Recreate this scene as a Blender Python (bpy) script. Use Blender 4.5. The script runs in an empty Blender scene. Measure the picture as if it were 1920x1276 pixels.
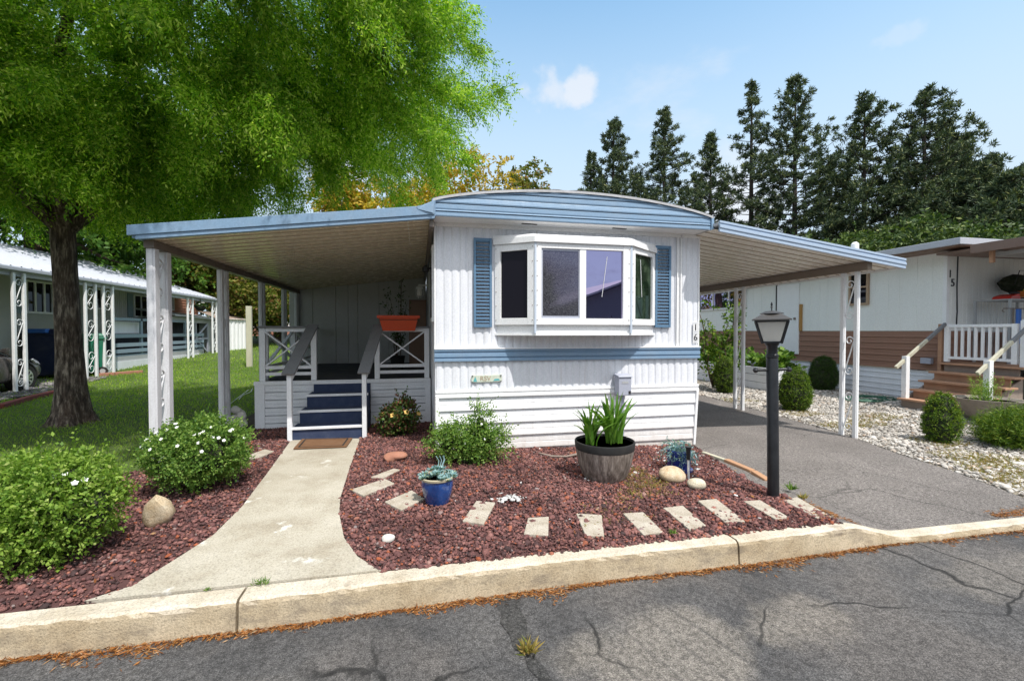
import bpy, bmesh, math, random
import numpy as np
from mathutils import Vector, Matrix, geometry
random.seed(7)
RNG = np.random.default_rng(11)
COL = bpy.context.scene.collection
PI = math.pi
# ------------------------------------------------------------------ survey: the photograph's viewpoint
F = 840.0; PITCH = math.atan(18/840); YAW = math.atan(175/840); EYE = 1.5
_cy, _sy, _cp, _sp = math.cos(YAW), math.sin(YAW), math.cos(PITCH), math.sin(PITCH)
_R = (_cy, -_sy, 0); _F = (_sy*_cp, _cy*_cp, -_sp); _U = (_sy*_sp, _cy*_sp, _cp)
def ray(px, py):
    a = (px-960)/F; b = (638-py)/F
    return [_R[i]*a+_U[i]*b+_F[i] for i in range(3)]
def atz(px, py, z=0.0):
    r = ray(px, py); t = (z-EYE)/r[2]; return Vector((r[0]*t, r[1]*t, z))
def aty(px, py, y):
    r = ray(px, py); t = y/r[1]; return Vector((r[0]*t, y, EYE+r[2]*t))
def atx(px, py, x):
    r = ray(px, py); t = x/r[0]; return Vector((x, r[1]*t, EYE+r[2]*t))
def S(a, b, v):
    t = min(1, max(0, (v-a)/(b-a))); return t*t*(3-2*t)
def g(x, y):                                   # height of the ground
    f = S(2.95, 4.6, y)
    z = -0.03*(1-f)-0.12*S(3.3, 3.7, x)*(1-f)
    z -= 0.1*S(0, 3.6, x)*(1-S(7.5, 10, x))*f
    if x < -2: z += 0.042*max(0, y-13)*S(-2, -4, x)
    return z
def atg(px, py):
    z = 0
    for _ in range(6):
        p = atz(px, py, z); z = g(p.x, p.y)
    return Vector((p.x, p.y, z))
# ------------------------------------------------------------------ scene graph helpers
ORG = {}
def tag(o, label, cat, group=None, kind=None):
    o['label'] = label; o['category'] = cat
    if group: o['group'] = group
    if kind: o['kind'] = kind
    return o
def thing(name, label, cat, loc=(0, 0, 0), group=None, rz=0):
    o = bpy.data.objects.new(name, None); COL.objects.link(o)
    o.location = loc; o.rotation_euler = (0, 0, rz); o.empty_display_size = .2
    ORG[o] = Vector(loc) if rz == 0 else None
    return tag(o, label, cat, group)
def link(name, me, mat, parent=None, shift=True):
    o = bpy.data.objects.new(name, me); COL.objects.link(o)
    if mat: me.materials.append(mat)
    if parent is not None:
        o.parent = parent; org = ORG.get(parent); ORG[o] = org
        if org is not None and shift: me.transform(Matrix.Translation(-org))
    return o
def dup(root, loc, rz, label, group=None):
    r = root.copy(); COL.objects.link(r); r.location = loc; r.rotation_euler = (0, 0, rz); r['label'] = label
    if group: r['group'] = group
    for ch in list(root.children):
        c = ch.copy(); COL.objects.link(c); c.parent = r
        for gc in list(ch.children):
            d = gc.copy(); COL.objects.link(d); d.parent = c
    return r
def mesh_np(name, V, Fc):
    V = np.ascontiguousarray(V, dtype=np.float32); Fc = np.ascontiguousarray(Fc, dtype=np.int32)
    me = bpy.data.meshes.new(name); n = Fc.shape[1]
    me.vertices.add(len(V)); me.vertices.foreach_set('co', V.ravel())
    me.loops.add(Fc.size); me.loops.foreach_set('vertex_index', Fc.ravel())
    me.polygons.add(len(Fc)); me.polygons.foreach_set('loop_start', np.arange(0, Fc.size, n, dtype=np.int32))
    me.update(calc_edges=True); me.validate()
    return me
class MB:
    def __init__(s): s.v = []; s.f = []; s.cut = []
    def add(s, vs, fs):
        s.cut.append((len(s.v), len(s.f))); b = len(s.v); s.v += [tuple(v) for v in vs]; s.f += [tuple(i+b for i in f) for f in fs]; return s
    def box(s, x0, x1, y0, y1, z0, z1):
        v = [(x, y, z) for z in (z0, z1) for y in (y0, y1) for x in (x0, x1)]
        return s.add(v, [(0, 2, 3, 1), (4, 5, 7, 6), (0, 1, 5, 4), (2, 6, 7, 3), (0, 4, 6, 2), (1, 3, 7, 5)])
    def beam(s, p, q, w, h, up=(0, 0, 1)):
        p, q = Vector(p), Vector(q); d = (q-p).normalized(); up = Vector(up)
        a = d.cross(up)
        if a.length < 1e-4: a = d.cross(Vector((0, 1, 0)))
        a.normalize(); b = a.cross(d).normalized(); a *= w/2; b *= h/2
        v = [p-a-b, p+a-b, p+a+b, p-a+b, q-a-b, q+a-b, q+a+b, q-a+b]
        return s.add(v, [(0, 3, 2, 1), (4, 5, 6, 7), (0, 1, 5, 4), (1, 2, 6, 5), (2, 3, 7, 6), (3, 0, 4, 7)])
    def tube(s, pts, r, n=8, cap=True):
        pts = [Vector(p) for p in pts]; rs = r if isinstance(r, (list, tuple)) else [r]*len(pts)
        ref = Vector((.31, .17, .93)); vs = []
        for i, p in enumerate(pts):
            d = (pts[min(i+1, len(pts)-1)]-pts[max(i-1, 0)]).normalized()
            a = d.cross(ref)
            if a.length < 1e-3: a = d.cross(Vector((1, 0, 0)))
            a.normalize(); b = d.cross(a)
            for k in range(n):
                t = 2*PI*k/n; vs.append(p+(a*math.cos(t)+b*math.sin(t))*rs[i])
        fs = []
        for i in range(len(pts)-1):
            for k in range(n):
                fs.append((i*n+k, i*n+(k+1) % n, (i+1)*n+(k+1) % n, (i+1)*n+k))
        if cap: fs += [tuple(range(n-1, -1, -1)), tuple(range((len(pts)-1)*n, len(pts)*n))]
        return s.add(vs, fs)
    def lathe(s, prof, n=24, c=(0, 0, 0), sx=1, sy=1, rot=0):
        vs = []
        for r, z in prof:
            for k in range(n):
                t = 2*PI*k/n+rot; vs.append((c[0]+r*sx*math.cos(t), c[1]+r*sy*math.sin(t), c[2]+z))
        fs = []
        for i in range(len(prof)-1):
            for k in range(n): fs.append((i*n+k, i*n+(k+1) % n, (i+1)*n+(k+1) % n, (i+1)*n+k))
        fs += [tuple(range(n-1, -1, -1)), tuple(range((len(prof)-1)*n, len(prof)*n))]
        return s.add(vs, fs)
    def sheet(s, prof, v0, v1, fn):              # a profile [(u,w)] swept from v0 to v1
        vs = [fn(u, v0, w) for u, w in prof]+[fn(u, v1, w) for u, w in prof]; n = len(prof)
        return s.add(vs, [(i, i+1, n+i+1, n+i) for i in range(n-1)])
    def poly(s, pts): return s.add(pts, [tuple(range(len(pts)))])
    def prism(s, pts, vec):
        n = len(pts); vec = Vector(vec); b = [Vector(p)+vec for p in pts]
        fs = [tuple(range(n-1, -1, -1)), tuple(range(n, 2*n))]+[(i, (i+1) % n, n+(i+1) % n, n+i) for i in range(n)]
        return s.add([Vector(p) for p in pts]+b, fs)
    def each(s, name, mat, parent=None, **k):     # every piece an object of its own
        e = s.cut+[(len(s.v), len(s.f))]; r = []
        for (v0, f0), (v1, f1) in zip(e[:-1], e[1:]):
            q = MB(); q.v = s.v[v0:v1]; q.f = [tuple(i-v0 for i in f) for f in s.f[f0:f1]]; r.append(q.build(name, mat, parent, **k))
        return r
    def build(s, name, mat, parent=None, smooth=False, bevel=0, loc=None, fixn=True):
        me = bpy.data.meshes.new(name); me.from_pydata(s.v, [], s.f); me.update()
        if fixn:
            bm = bmesh.new(); bm.from_mesh(me); bmesh.ops.recalc_face_normals(bm, faces=bm.faces); bm.to_mesh(me); bm.free()
        if loc is not None: me.transform(Matrix.Translation(-Vector(loc)))
        o = link(name, me, mat, parent)
        if loc is not None: o.location = loc; ORG[o] = Vector(loc)
        if smooth:
            me.shade_smooth()
            try: me.set_sharp_from_angle(angle=math.radians(38))
            except Exception: pass
        if bevel:
            m = o.modifiers.new('edge', 'BEVEL'); m.width = bevel; m.segments = 2; m.limit_method = 'ANGLE'; m.angle_limit = math.radians(50)
        return o
def struct(o): o['kind'] = 'structure'; return o
def ground_sheet(name, poly, off, mat, step=.35, thick=0):
    src = [Vector((p[0], p[1])) for p in poly]; poly = []
    for a, b in zip(src, src[1:]+src[:1]):
        k = max(1, int((b-a).length/step)) if (b-a).length < 12 else 1
        poly += [a.lerp(b, i/k) for i in range(k)]
    n = len(poly)
    xs = [p.x for p in poly]; ys = [p.y for p in poly]; pts = list(poly)
    x = min(xs)+step*.5
    while x < max(xs):
        y = min(ys)+step*.5
        while y < max(ys):
            pts.append(Vector((x, y))); y += step
        x += step
    r = geometry.delaunay_2d_cdt(pts, [(i, (i+1) % n) for i in range(n)], [], 1, 1e-5)
    V = [(p.x, p.y, g(p.x, p.y)+off) for p in r[0]]; m = MB(); m.add(V, [tuple(f) for f in r[2]])
    if thick:
        a = [(p.x, p.y, g(p.x, p.y)+off) for p in poly]; b = [(p[0], p[1], p[2]-thick) for p in a]
        m.add(a+b, [(i, (i+1) % n, n+(i+1) % n, n+i) for i in range(n)])
    o = struct(m.build(name, mat))
    return o
def inpoly(P, poly):
    x, y = P[:, 0], P[:, 1]; ins = np.zeros(len(P), bool); n = len(poly); j = n-1
    for i in range(n):
        xi, yi, xj, yj = poly[i][0], poly[i][1], poly[j][0], poly[j][1]
        c = ((yi > y) != (yj > y)) & (x < (xj-xi)*(y-yi)/((yj-yi) or 1e-9)+xi); ins ^= c; j = i
    return ins
def text(s, size, ext=.002):
    cu = bpy.data.curves.new('t', 'FONT'); cu.body = s; cu.size = size; cu.extrude = ext; cu.align_x = 'CENTER'; cu.align_y = 'CENTER'
    o = bpy.data.objects.new('t', cu); COL.objects.link(o); dg = bpy.context.evaluated_depsgraph_get()
    me = bpy.data.meshes.new_from_object(o.evaluated_get(dg)); bpy.data.objects.remove(o); bpy.data.curves.remove(cu)
    me.materials.clear(); return me
# ------------------------------------------------------------------ materials
class NT:
    def __init__(s, name):
        s.m = bpy.data.materials.new(name); s.m.use_nodes = True; s.t = s.m.node_tree; s.t.nodes.clear()
        s.out = s.n('ShaderNodeOutputMaterial'); s.co = s.n('ShaderNodeTexCoord')
    def n(s, t, **k):
        x = s.t.nodes.new(t)
        for a, b in k.items(): setattr(x, a, b)
        return x
    def l(s, a, b): s.t.links.new(a, b)
    def obj(s, scale=(1, 1, 1), rot=(0, 0, 0)):
        m = s.n('ShaderNodeMapping'); m.inputs['Scale'].default_value = scale; m.inputs['Rotation'].default_value = rot
        s.l(s.co.outputs['Object'], m.inputs[0]); return m.outputs[0]
    def noise(s, vec, scale, detail=4, rough=.6):
        n = s.n('ShaderNodeTexNoise'); n.inputs['Scale'].default_value = scale; n.inputs['Detail'].default_value = detail
        n.inputs['Roughness'].default_value = rough; s.l(vec, n.inputs['Vector']); return n.outputs[0]
    def ramp(s, v, stops):
        r = s.n('ShaderNodeValToRGB'); e = r.color_ramp.elements
        while len(e) < len(stops): e.new(.5)
        for q, (p, c) in zip(e, stops):
            q.position = p; q.color = (c if hasattr(c, '__len__') else (c, c, c))[:3]+(1,) if hasattr(c, '__len__') else (c, c, c, 1)
        s.l(v, r.inputs[0]); return r.outputs[0]
    def mix(s, f, a, b, mode='MIX'):
        m = s.n('ShaderNodeMix', data_type='RGBA', blend_type=mode)
        for sock, v in ((m.inputs[0], f), (m.inputs[6], a), (m.inputs[7], b)):
            if hasattr(v, 'is_output'): s.l(v, sock)
            elif isinstance(v, (int, float)): sock.default_value = v if sock == m.inputs[0] else (v, v, v, 1)
            else: sock.default_value = tuple(v)[:3]+(1,)
        return m.outputs[2]
    def math(s, op, a, b=0):
        m = s.n('ShaderNodeMath', operation=op)
        for i, v in enumerate((a, b)):
            if hasattr(v, 'is_output'): s.l(v, m.inputs[i])
            else: m.inputs[i].default_value = v
        return m.outputs[0]
    def bump(s, h, strength=.3, dist=.01):
        b = s.n('ShaderNodeBump'); b.inputs['Strength'].default_value = strength; b.inputs['Distance'].default_value = dist
        s.l(h, b.inputs['Height']); return b.outputs[0]
    def bsdf(s, col, rough=.6, nrm=None, metal=0, spec=.4, coat=0):
        p = s.n('ShaderNodeBsdfPrincipled')
        for k, v in (('Base Color', col), ('Roughness', rough)):
            if hasattr(v, 'is_output'): s.l(v, p.inputs[k])
            else: p.inputs[k].default_value = (tuple(v)[:3]+(1,)) if hasattr(v, '__len__') else v
        p.inputs['Metallic'].default_value = metal; p.inputs['Specular IOR Level'].default_value = spec
        p.inputs['Coat Weight'].default_value = coat
        if nrm is not None: s.l(nrm, p.inputs['Normal'])
        return p.outputs[0]
    def done(s, sh): s.l(sh, s.out.inputs[0]); return s.m
def paint(name, c, rough=.5, dirt=(.35, .3, .25), amt=.25, scale=3, streak=False, bump=.05, metal=0, spec=.4, fine=60, fa=.12, splash=0, dent=0):
    t = NT(name); v = t.obj((1, 1, .15) if streak else (1, 1, 1))
    d = t.ramp(t.noise(v, scale, 6, .65), [(.42, 0), (.75, amt)])
    d2 = t.ramp(t.noise(t.obj(), fine, 3), [(.35, 1-fa), (.65, 1)])
    col = t.mix(d, c, [c[i]*.45+dirt[i]*.4 for i in range(3)]); col = t.mix(1, col, d2, 'MULTIPLY')
    if splash:
        sp = t.n('ShaderNodeSeparateXYZ'); t.l(t.co.outputs['Object'], sp.inputs[0])
        k = t.ramp(t.math('ADD', sp.outputs[2], t.math('MULTIPLY', t.noise(t.obj((4, 4, 1.5)), 3, 5), .35)), [(.08, .75), (.16, .45), (splash, 0)])
        col = t.mix(k, col, (.36, .29, .23))
        st = t.ramp(t.noise(t.obj((7, 7, .25)), 2.5, 5, .7), [(.56, 0), (.72, .38)]); col = t.mix(st, col, (.50, .46, .43))
    rg = t.ramp(t.noise(t.obj(), 9, 3), [(.3, rough-.1), (.7, rough+.12)])
    nb = t.bump(t.noise(t.obj(), fine*2, 3), bump, .003)
    if dent:
        b2 = t.n('ShaderNodeBump'); b2.inputs['Strength'].default_value = dent; b2.inputs['Distance'].default_value = .03; t.l(t.noise(t.obj((1, 1, .6)), 5, 2), b2.inputs['Height']); t.l(nb, b2.inputs['Normal']); nb = b2.outputs[0]
    return t.done(t.bsdf(col, rg, nb, metal, spec))
def leafmat(name, stops, trans=.35, rough=.55, big=None, sat=1):
    t = NT(name); gi = t.n('ShaderNodeNewGeometry')
    col = t.ramp(gi.outputs['Random Per Island'], stops)
    if big:
        col = t.mix(t.ramp(t.noise(t.obj(), big, 2), [(.42, .55), (.56, 0.0)]), col, [s*.8 for s in stops[0][1][:3]])
    d = t.bsdf(col, rough, None, 0, .25)
    tr = t.n('ShaderNodeBsdfTranslucent'); c2 = t.mix(1, col, (1.15, 1.3, .5), 'MULTIPLY'); t.l(c2, tr.inputs[0])
    mx = t.n('ShaderNodeMixShader'); mx.inputs[0].default_value = trans; t.l(d, mx.inputs[1]); t.l(tr.outputs[0], mx.inputs[2])
    return t.done(mx.outputs[0])
def rockmat(name, stops, rough=.9, bump=.5, sc=60):
    t = NT(name); gi = t.n('ShaderNodeNewGeometry'); col = t.ramp(gi.outputs['Random Per Island'], stops)
    col = t.mix(1, col, t.ramp(t.noise(t.obj(), sc, 5, .7), [(.3, .55), (.7, 1.25)]), 'MULTIPLY')
    col = t.mix(1, col, t.ramp(t.noise(t.obj(), 1.6, 4), [(.35, .72), (.65, 1.25)]), 'MULTIPLY')
    return t.done(t.bsdf(col, rough, t.bump(t.noise(t.obj(), sc*2, 4), bump, .01), 0, .08))
M = {}
WHITE = (.82, .83, .86)
M['white'] = paint('white_paint', WHITE, .45, amt=.3, scale=2.5, streak=True)
M['siding'] = paint('white_siding', (.79, .805, .85), .42, dirt=(.4, .38, .37), amt=.3, scale=2.2, streak=True, splash=.3, dent=.2)
M['skirt'] = paint('white_skirting', (.87, .875, .89), .45, amt=.3, scale=3, splash=.5, dent=.25)
M['trim'] = paint('white_trim', (.88, .88, .885), .4, amt=.15, scale=4)
M['blue'] = paint('blue_trim', (.205, .32, .46), .5, dirt=(.5, .52, .55), amt=.35, scale=5, dent=.25)
M['shutter'] = paint('shutter_blue', (.11, .21, .33), .45, dirt=(.3, .35, .4), amt=.25)
M['cream'] = paint('cream_pan', (.86, .76, .59), .24, dirt=(.5, .4, .28), amt=.10, scale=2.5, spec=.6, fa=.03, bump=0)
M['beige_pan'] = paint('beige_pan', (.86, .80, .73), .3, dirt=(.5, .42, .35), amt=.08, scale=2, fa=.03, bump=0)
M['beam'] = paint('beam_brown', (.22, .17, .13), .5, amt=.3)
M['post'] = paint('weathered_white', (.70, .70, .73), .55, dirt=(.3, .25, .2), amt=.6, scale=6, streak=True)
M['roofw'] = paint('weathered_roof', (.5, .5, .52), .6, dirt=(.2, .18, .15), amt=.6, scale=8)
M['greywall'] = paint('grey_panel', (.50, .495, .49), .6, amt=.3)
M['greyrail'] = paint('grey_rail', (.17, .175, .185), .6, dirt=(.3, .3, .3), amt=.4, scale=8)
M['carpet'] = paint('blue_carpet', (.03, .045, .10), .95, dirt=(.2, .22, .3), amt=.5, scale=9, bump=.5, fine=250)
M['deck'] = paint('dark_deck', (.035, .04, .055), .8, amt=.3)
M['terracotta'] = paint('orange_plastic', (.60, .065, .015), .45, dirt=(.4, .2, .1), amt=.2)
M['black'] = paint('black_metal', (.012, .013, .016), .38, dirt=(.12, .12, .13), amt=.35, scale=6)
M['blackdull'] = paint('black_rubber', (.015, .015, .015), .75, amt=.2)
M['brass'] = paint('brown_metal', (.16, .13, .11), .45, amt=.3)
M['brownlap'] = paint('brown_lap', (.29, .155, .105), .55, dirt=(.3, .2, .15), amt=.25)
M['nwhite'] = paint('neighbour_white', (.86, .87, .84), .5, dirt=(.6, .55, .45), amt=.2, scale=1.5, streak=True)
M['nbrown'] = paint('brown_fascia', (.20, .115, .075), .5, amt=.3)
M['patio'] = paint('patio_cover', (.20, .13, .105), .45, dirt=(.4, .35, .3), amt=.4)
M['wood'] = paint('red_wood', (.46, .26, .16), .65, dirt=(.12, .08, .06), amt=.6, scale=5)
M['greywood'] = paint('grey_wood', (.30, .24, .2), .75, dirt=(.1, .09, .08), amt=.6, scale=6)
M['palewood'] = paint('pale_wood', (.55, .52, .40), .8, dirt=(.2, .2, .12), amt=.5, scale=8, streak=True)
M['bluerail'] = paint('bluegrey_rail', (.25, .33, .40), .6, amt=.3)
M['grey'] = paint('light_grey', (.42, .43, .44), .5, amt=.25)
M['metalroof'] = paint('white_metal_roof', (.44, .46, .51), .35, amt=.2)
M['salmon'] = paint('salmon_siding', (.42, .20, .13), .6, amt=.2)
M['shingle'] = paint('shingle', (.33, .25, .2), .9, dirt=(.1, .08, .07), amt=.8, scale=25, bump=.5)
M['mat'] = paint('coir', (.17, .085, .04), .95, dirt=(.4, .25, .15), amt=.5, scale=12, bump=.8, fine=200)
M['boxgrey'] = paint('meter_grey', (.40, .42, .50), .5, amt=.2)
M['green'] = paint('green_plastic', (.012, .17, .10), .5, amt=.25)
M['navy'] = paint('navy_plastic', (.012, .02, .06), .5, amt=.25)
M['red'] = paint('red_plastic', (.55, .03, .02), .4, amt=.2)
M['orange'] = paint('orange_thing', (.6, .16, .02), .5, amt=.2)
M['yellow'] = paint('yellow_thing', (.6, .42, .03), .5, amt=.2)
M['bluething'] = paint('blue_thing', (.03, .14, .5), .5, amt=.2)
M['brick'] = paint('brick', (.38, .17, .11), .85, dirt=(.5, .35, .3), amt=.5, scale=12, bump=.4)
M['redkerb'] = paint('red_edging', (.22, .05, .04), .8, dirt=(.3, .2, .2), amt=.5, scale=8)
M['stonew'] = paint('white_stone', (.62, .60, .55), .85, dirt=(.2, .18, .15), amt=.6, scale=14, bump=.5)
M['concbowl'] = paint('concrete_bowl', (.30, .26, .22), .85, dirt=(.15, .12, .1), amt=.5, scale=7, bump=.4)
M['carpaint'] = paint('taupe_car', (.10, .09, .085), .25, amt=.05, metal=.4, spec=.6, fa=.02, bump=0)
M['alloy'] = paint('alloy', (.55, .56, .58), .3, amt=.15, metal=.7)
M['hose'] = paint('green_hose', (.03, .13, .08), .5, amt=.2)
M['soil'] = paint('soil', (.05, .035, .025), .95, dirt=(.2, .12, .06), amt=.6, scale=20, bump=.8)
M['cloud'] = paint('white_plastic', (.8, .8, .8), .4, amt=.1)
M['teal'] = paint('teal_paint', (.10, .42, .44), .5, dirt=(.6, .6, .5), amt=.5, scale=20)
M['plate'] = paint('plate_cream', (.62, .68, .58), .5, dirt=(.6, .4, .2), amt=.5, scale=18)
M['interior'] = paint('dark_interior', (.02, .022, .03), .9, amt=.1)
M['steel'] = paint('steel', (.72, .72, .74), .3, amt=.1)
def glass(name, tint, refl, base, rough=.01, extra=None):
    t = NT(name); gl = t.n('ShaderNodeBsdfGlossy'); gl.inputs['Color'].default_value = tuple(tint)+(1,); gl.inputs['Roughness'].default_value = rough
    nb = t.bump(t.noise(t.obj(), 2.2, 2), .02, .02); t.l(nb, gl.inputs['Normal'])
    d = t.n('ShaderNodeBsdfDiffuse')
    if extra: t.l(extra(t), d.inputs[0])
    else: d.inputs[0].default_value = tuple(base)+(1,)
    lw = t.n('ShaderNodeLayerWeight'); lw.inputs[0].default_value = .12
    f = t.math('MAXIMUM', lw.outputs['Fresnel'], refl); mx = t.n('ShaderNodeMixShader')
    t.l(f, mx.inputs[0]); t.l(d.outputs[0], mx.inputs[1]); t.l(gl.outputs[0], mx.inputs[2])
    return t.done(mx.outputs[0])
M['glassp'] = glass('tinted_glass', (.66, .57, .86), .58, (.012, .012, .03))
M['glassk'] = glass('black_glass', (.25, .25, .28), .04, (.010, .008, .012))
M['glassd'] = glass('dark_glass', (.7, .75, .8), .05, (.010, .009, .014))
def scr(t):
    w = t.n('ShaderNodeTexNoise'); w.inputs['Scale'].default_value = 1; w.inputs['Detail'].default_value = 3
    t.l(t.obj((90, 90, 300)), w.inputs[0]); return t.ramp(w.outputs[0], [(.42, (.02, .02, .025)), (.62, (.11, .11, .125))])
M['screen'] = glass('insect_screen', (.55, .5, .75), .16, (.05, .05, .06), .06, scr)
M['frost'] = paint('frosted_glass', (.80, .79, .75), .25, dirt=(.5, .4, .3), amt=.4, scale=12, spec=.6)
def lampglass():
    t = NT('milky_glass'); d = t.bsdf((.85, .84, .80), .3, None, 0, .5); tr = t.n('ShaderNodeBsdfTranslucent'); tr.inputs[0].default_value = (.9, .89, .85, 1); mx = t.n('ShaderNodeMixShader'); mx.inputs[0].default_value = .6
    t.l(d, mx.inputs[1]); t.l(tr.outputs[0], mx.inputs[2]); return t.done(mx.outputs[0])
M['lampglass'] = lampglass()
M['headlight'] = paint('headlight_glass', (.6, .62, .66), .1, amt=.1, spec=.8)
def wood_stave():
    t = NT('barrel_stave'); v = t.obj((14, 14, 1.2))
    c = t.ramp(t.noise(v, 2.2, 6, .7), [(.3, (.05, .038, .03)), (.5, (.20, .165, .14)), (.72, (.44, .39, .34))])
    return t.done(t.bsdf(c, .7, t.bump(t.noise(v, 3, 5), .5, .01)))
M['stave'] = wood_stave()
def glaze():
    t = NT('blue_glaze'); c = t.ramp(t.noise(t.obj((3, 3, 1)), 4, 5), [(.3, (.008, .025, .11)), (.6, (.02, .07, .25)), (.8, (.10, .20, .42))])
    return t.done(t.bsdf(c, .12, None, 0, .6, .5))
M['glaze'] = glaze()
M['cobalt'] = paint('cobalt_pot', (.01, .03, .22), .2, dirt=(.2, .25, .5), amt=.25, spec=.6)
def bark():
    t = NT('bark'); v = t.obj((6, 6, 1.1)); n1 = t.noise(v, 3.2, 8, .72); n2 = t.noise(t.obj((1, 1, .5)), 3, 4)
    c = t.ramp(n1, [(.36, (.012, .009, .008)), (.5, (.12, .09, .073)), (.66, (.55, .45, .37))])
    c = t.mix(t.ramp(n2, [(.4, 0), (.7, .5)]), c, (.13, .075, .05))
    return t.done(t.bsdf(c, .9, t.bump(n1, 1, .08)))
M['bark'] = bark()
M['twig'] = paint('twig', (.10, .065, .045), .9, amt=.4, scale=9)
M['pinebark'] = paint('pine_bark', (.045, .035, .03), .9, amt=.4)
def asphalt(name, cols, road=False):
    t = NT(name); o = t.obj()
    fine = t.noise(o, 130, 3, .8); grit = t.noise(o, 42, 4, .7); big = t.noise(o, 1.1, 5, .6)
    c = t.ramp(big, [(.32, cols[0]), (.5, cols[1]), (.7, cols[2])])
    if road:
        # worn, paler wheel patches crossed by narrow scrape lines
        sep = t.n('ShaderNodeSeparateXYZ'); t.l(o, sep.inputs[0]); wob0 = t.noise(o, 1.7, 5, .6)
        def spot(cx, cy, rx, ry, amp):
            dx = t.math('MULTIPLY', t.math('SUBTRACT', sep.outputs[0], cx), 1/rx); dy = t.math('MULTIPLY', t.math('SUBTRACT', sep.outputs[1], cy), 1/ry)
            q = t.math('ADD', t.math('ADD', t.math('MULTIPLY', dx, dx), t.math('MULTIPLY', dy, dy)), t.math('MULTIPLY', t.math('SUBTRACT', wob0, .5), 3.2))
            return t.ramp(q, [(.35, amp*.8), (1.15, 0)])
        sp_ = t.math('MAXIMUM', t.math('MAXIMUM', spot(1.25, 2.15, .55, .42, .8), spot(2.2, 2.2, .42, .30, .9)), t.math('MAXIMUM', spot(4.2, 2.3, .9, .3, .5), spot(-.9, 2.15, .5, .25, .35)))
        c = t.mix(sp_, c, cols[3])
        c = t.mix(t.math('MULTIPLY', t.ramp(t.noise(t.obj((1, 1, 1)), .8, 4), [(.5, 0), (.62, .5)]), .8), c, (.16, .14, .125))
        wv = t.n('ShaderNodeTexWave', wave_type='BANDS'); wv.inputs['Scale'].default_value = 1.0; wv.inputs['Distortion'].default_value = .7
        wv.inputs['Detail'].default_value = 4; t.l(t.obj((1.6, 1.6, 1), (0, 0, math.radians(-17))), wv.inputs['Vector'])
        lm = t.math('MULTIPLY', t.ramp(wv.outputs['Fac'], [(.0, .9), (.09, 0)]), t.math('ADD', t.math('MULTIPLY', sp_, .4), t.ramp(t.noise(o, 2.1, 3), [(.52, 0), (.62, .2)])))
        c = t.mix(lm, c, (.045, .044, .046))
    c = t.mix(1, c, t.ramp(fine, [(.36, .36), (.5, .97), (.64, 1.75)]), 'MULTIPLY')
    c = t.mix(1, c, t.ramp(grit, [(.38, .62), (.62, 1.3)]), 'MULTIPLY')
    sp = t.n('ShaderNodeTexVoronoi'); sp.inputs['Scale'].default_value = 70; t.l(o, sp.inputs['Vector'])
    c = t.mix(t.ramp(sp.outputs['Distance'], [(.10, .55), (.17, 0)]), c, (.36, .34, .32))
    ck = t.n('ShaderNodeTexVoronoi', feature='DISTANCE_TO_EDGE'); ck.inputs['Scale'].default_value = .9
    wob = t.n('ShaderNodeTexNoise'); wob.inputs['Scale'].default_value = 2.5; wob.inputs['Detail'].default_value = 5; t.l(o, wob.inputs['Vector'])
    t.l(t.mix(.18, o, wob.outputs['Color']), ck.inputs['Vector'])
    crk = t.math('MULTIPLY', t.ramp(ck.outputs['Distance'], [(.003, .85 if road else .4), (.009, 0)]), t.ramp(t.noise(o, .9, 2), [(.44, 0), (.54, 1)]))
    c = t.mix(crk, c, (.012, .012, .012))
    h = t.math('ADD', fine, t.math('MULTIPLY', grit, .8))
    return t.done(t.bsdf(c, .88, t.bump(h, .9, .012), 0, .3))
M['road'] = asphalt('road_asphalt', [(.062, .061, .062), (.098, .094, .093), (.14, .132, .126), (.27, .24, .205)], True)
M['tar'] = asphalt('road_tar', [(.040, .039, .039), (.06, .058, .056), (.08, .075, .07)])
M['drive'] = asphalt('drive_asphalt', [(.165, .148, .136), (.20, .18, .166), (.235, .212, .196)])
def concrete(name, a, b, c_, blot, sc=1.0):
    t = NT(name); o = t.obj(); n1 = t.noise(o, 2.2*sc, 7, .65); n2 = t.noise(o, 90, 4, .75); n3 = t.noise(o, 3.6, 6, .6)
    c = t.ramp(n1, [(.32, a), (.5, b), (.7, c_)])
    c = t.mix(t.ramp(n3, [(.63, 0), (.68, .75)]), c, blot)
    c = t.mix(1, c, t.ramp(n2, [(.28, .5), (.5, 1), (.75, 1.25)]), 'MULTIPLY')
    vo = t.n('ShaderNodeTexVoronoi'); vo.inputs['Scale'].default_value = 55; t.l(o, vo.inputs['Vector'])
    c = t.mix(t.ramp(vo.outputs['Distance'], [(.08, .5), (.14, 0)]), c, (.16, .14, .12))
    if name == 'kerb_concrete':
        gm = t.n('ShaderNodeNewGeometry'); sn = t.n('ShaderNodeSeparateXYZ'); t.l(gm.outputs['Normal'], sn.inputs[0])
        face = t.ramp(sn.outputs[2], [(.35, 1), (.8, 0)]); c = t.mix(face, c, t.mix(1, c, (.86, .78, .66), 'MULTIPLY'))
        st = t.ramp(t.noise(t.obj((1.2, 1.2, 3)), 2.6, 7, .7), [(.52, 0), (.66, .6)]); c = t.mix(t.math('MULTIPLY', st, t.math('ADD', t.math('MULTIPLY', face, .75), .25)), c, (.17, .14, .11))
    return t.done(t.bsdf(c, .9, t.bump(t.math('ADD', n2, t.math('MULTIPLY', n1, .7)), .5, .012), 0, .25))
M['walk'] = concrete('walk_concrete', (.34, .295, .225), (.43, .39, .315), (.50, .46, .385), (.70, .68, .63))
M['kerb'] = concrete('kerb_concrete', (.42, .355, .265), (.54, .48, .385), (.63, .575, .485), (.36, .30, .23), 1.4)
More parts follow.
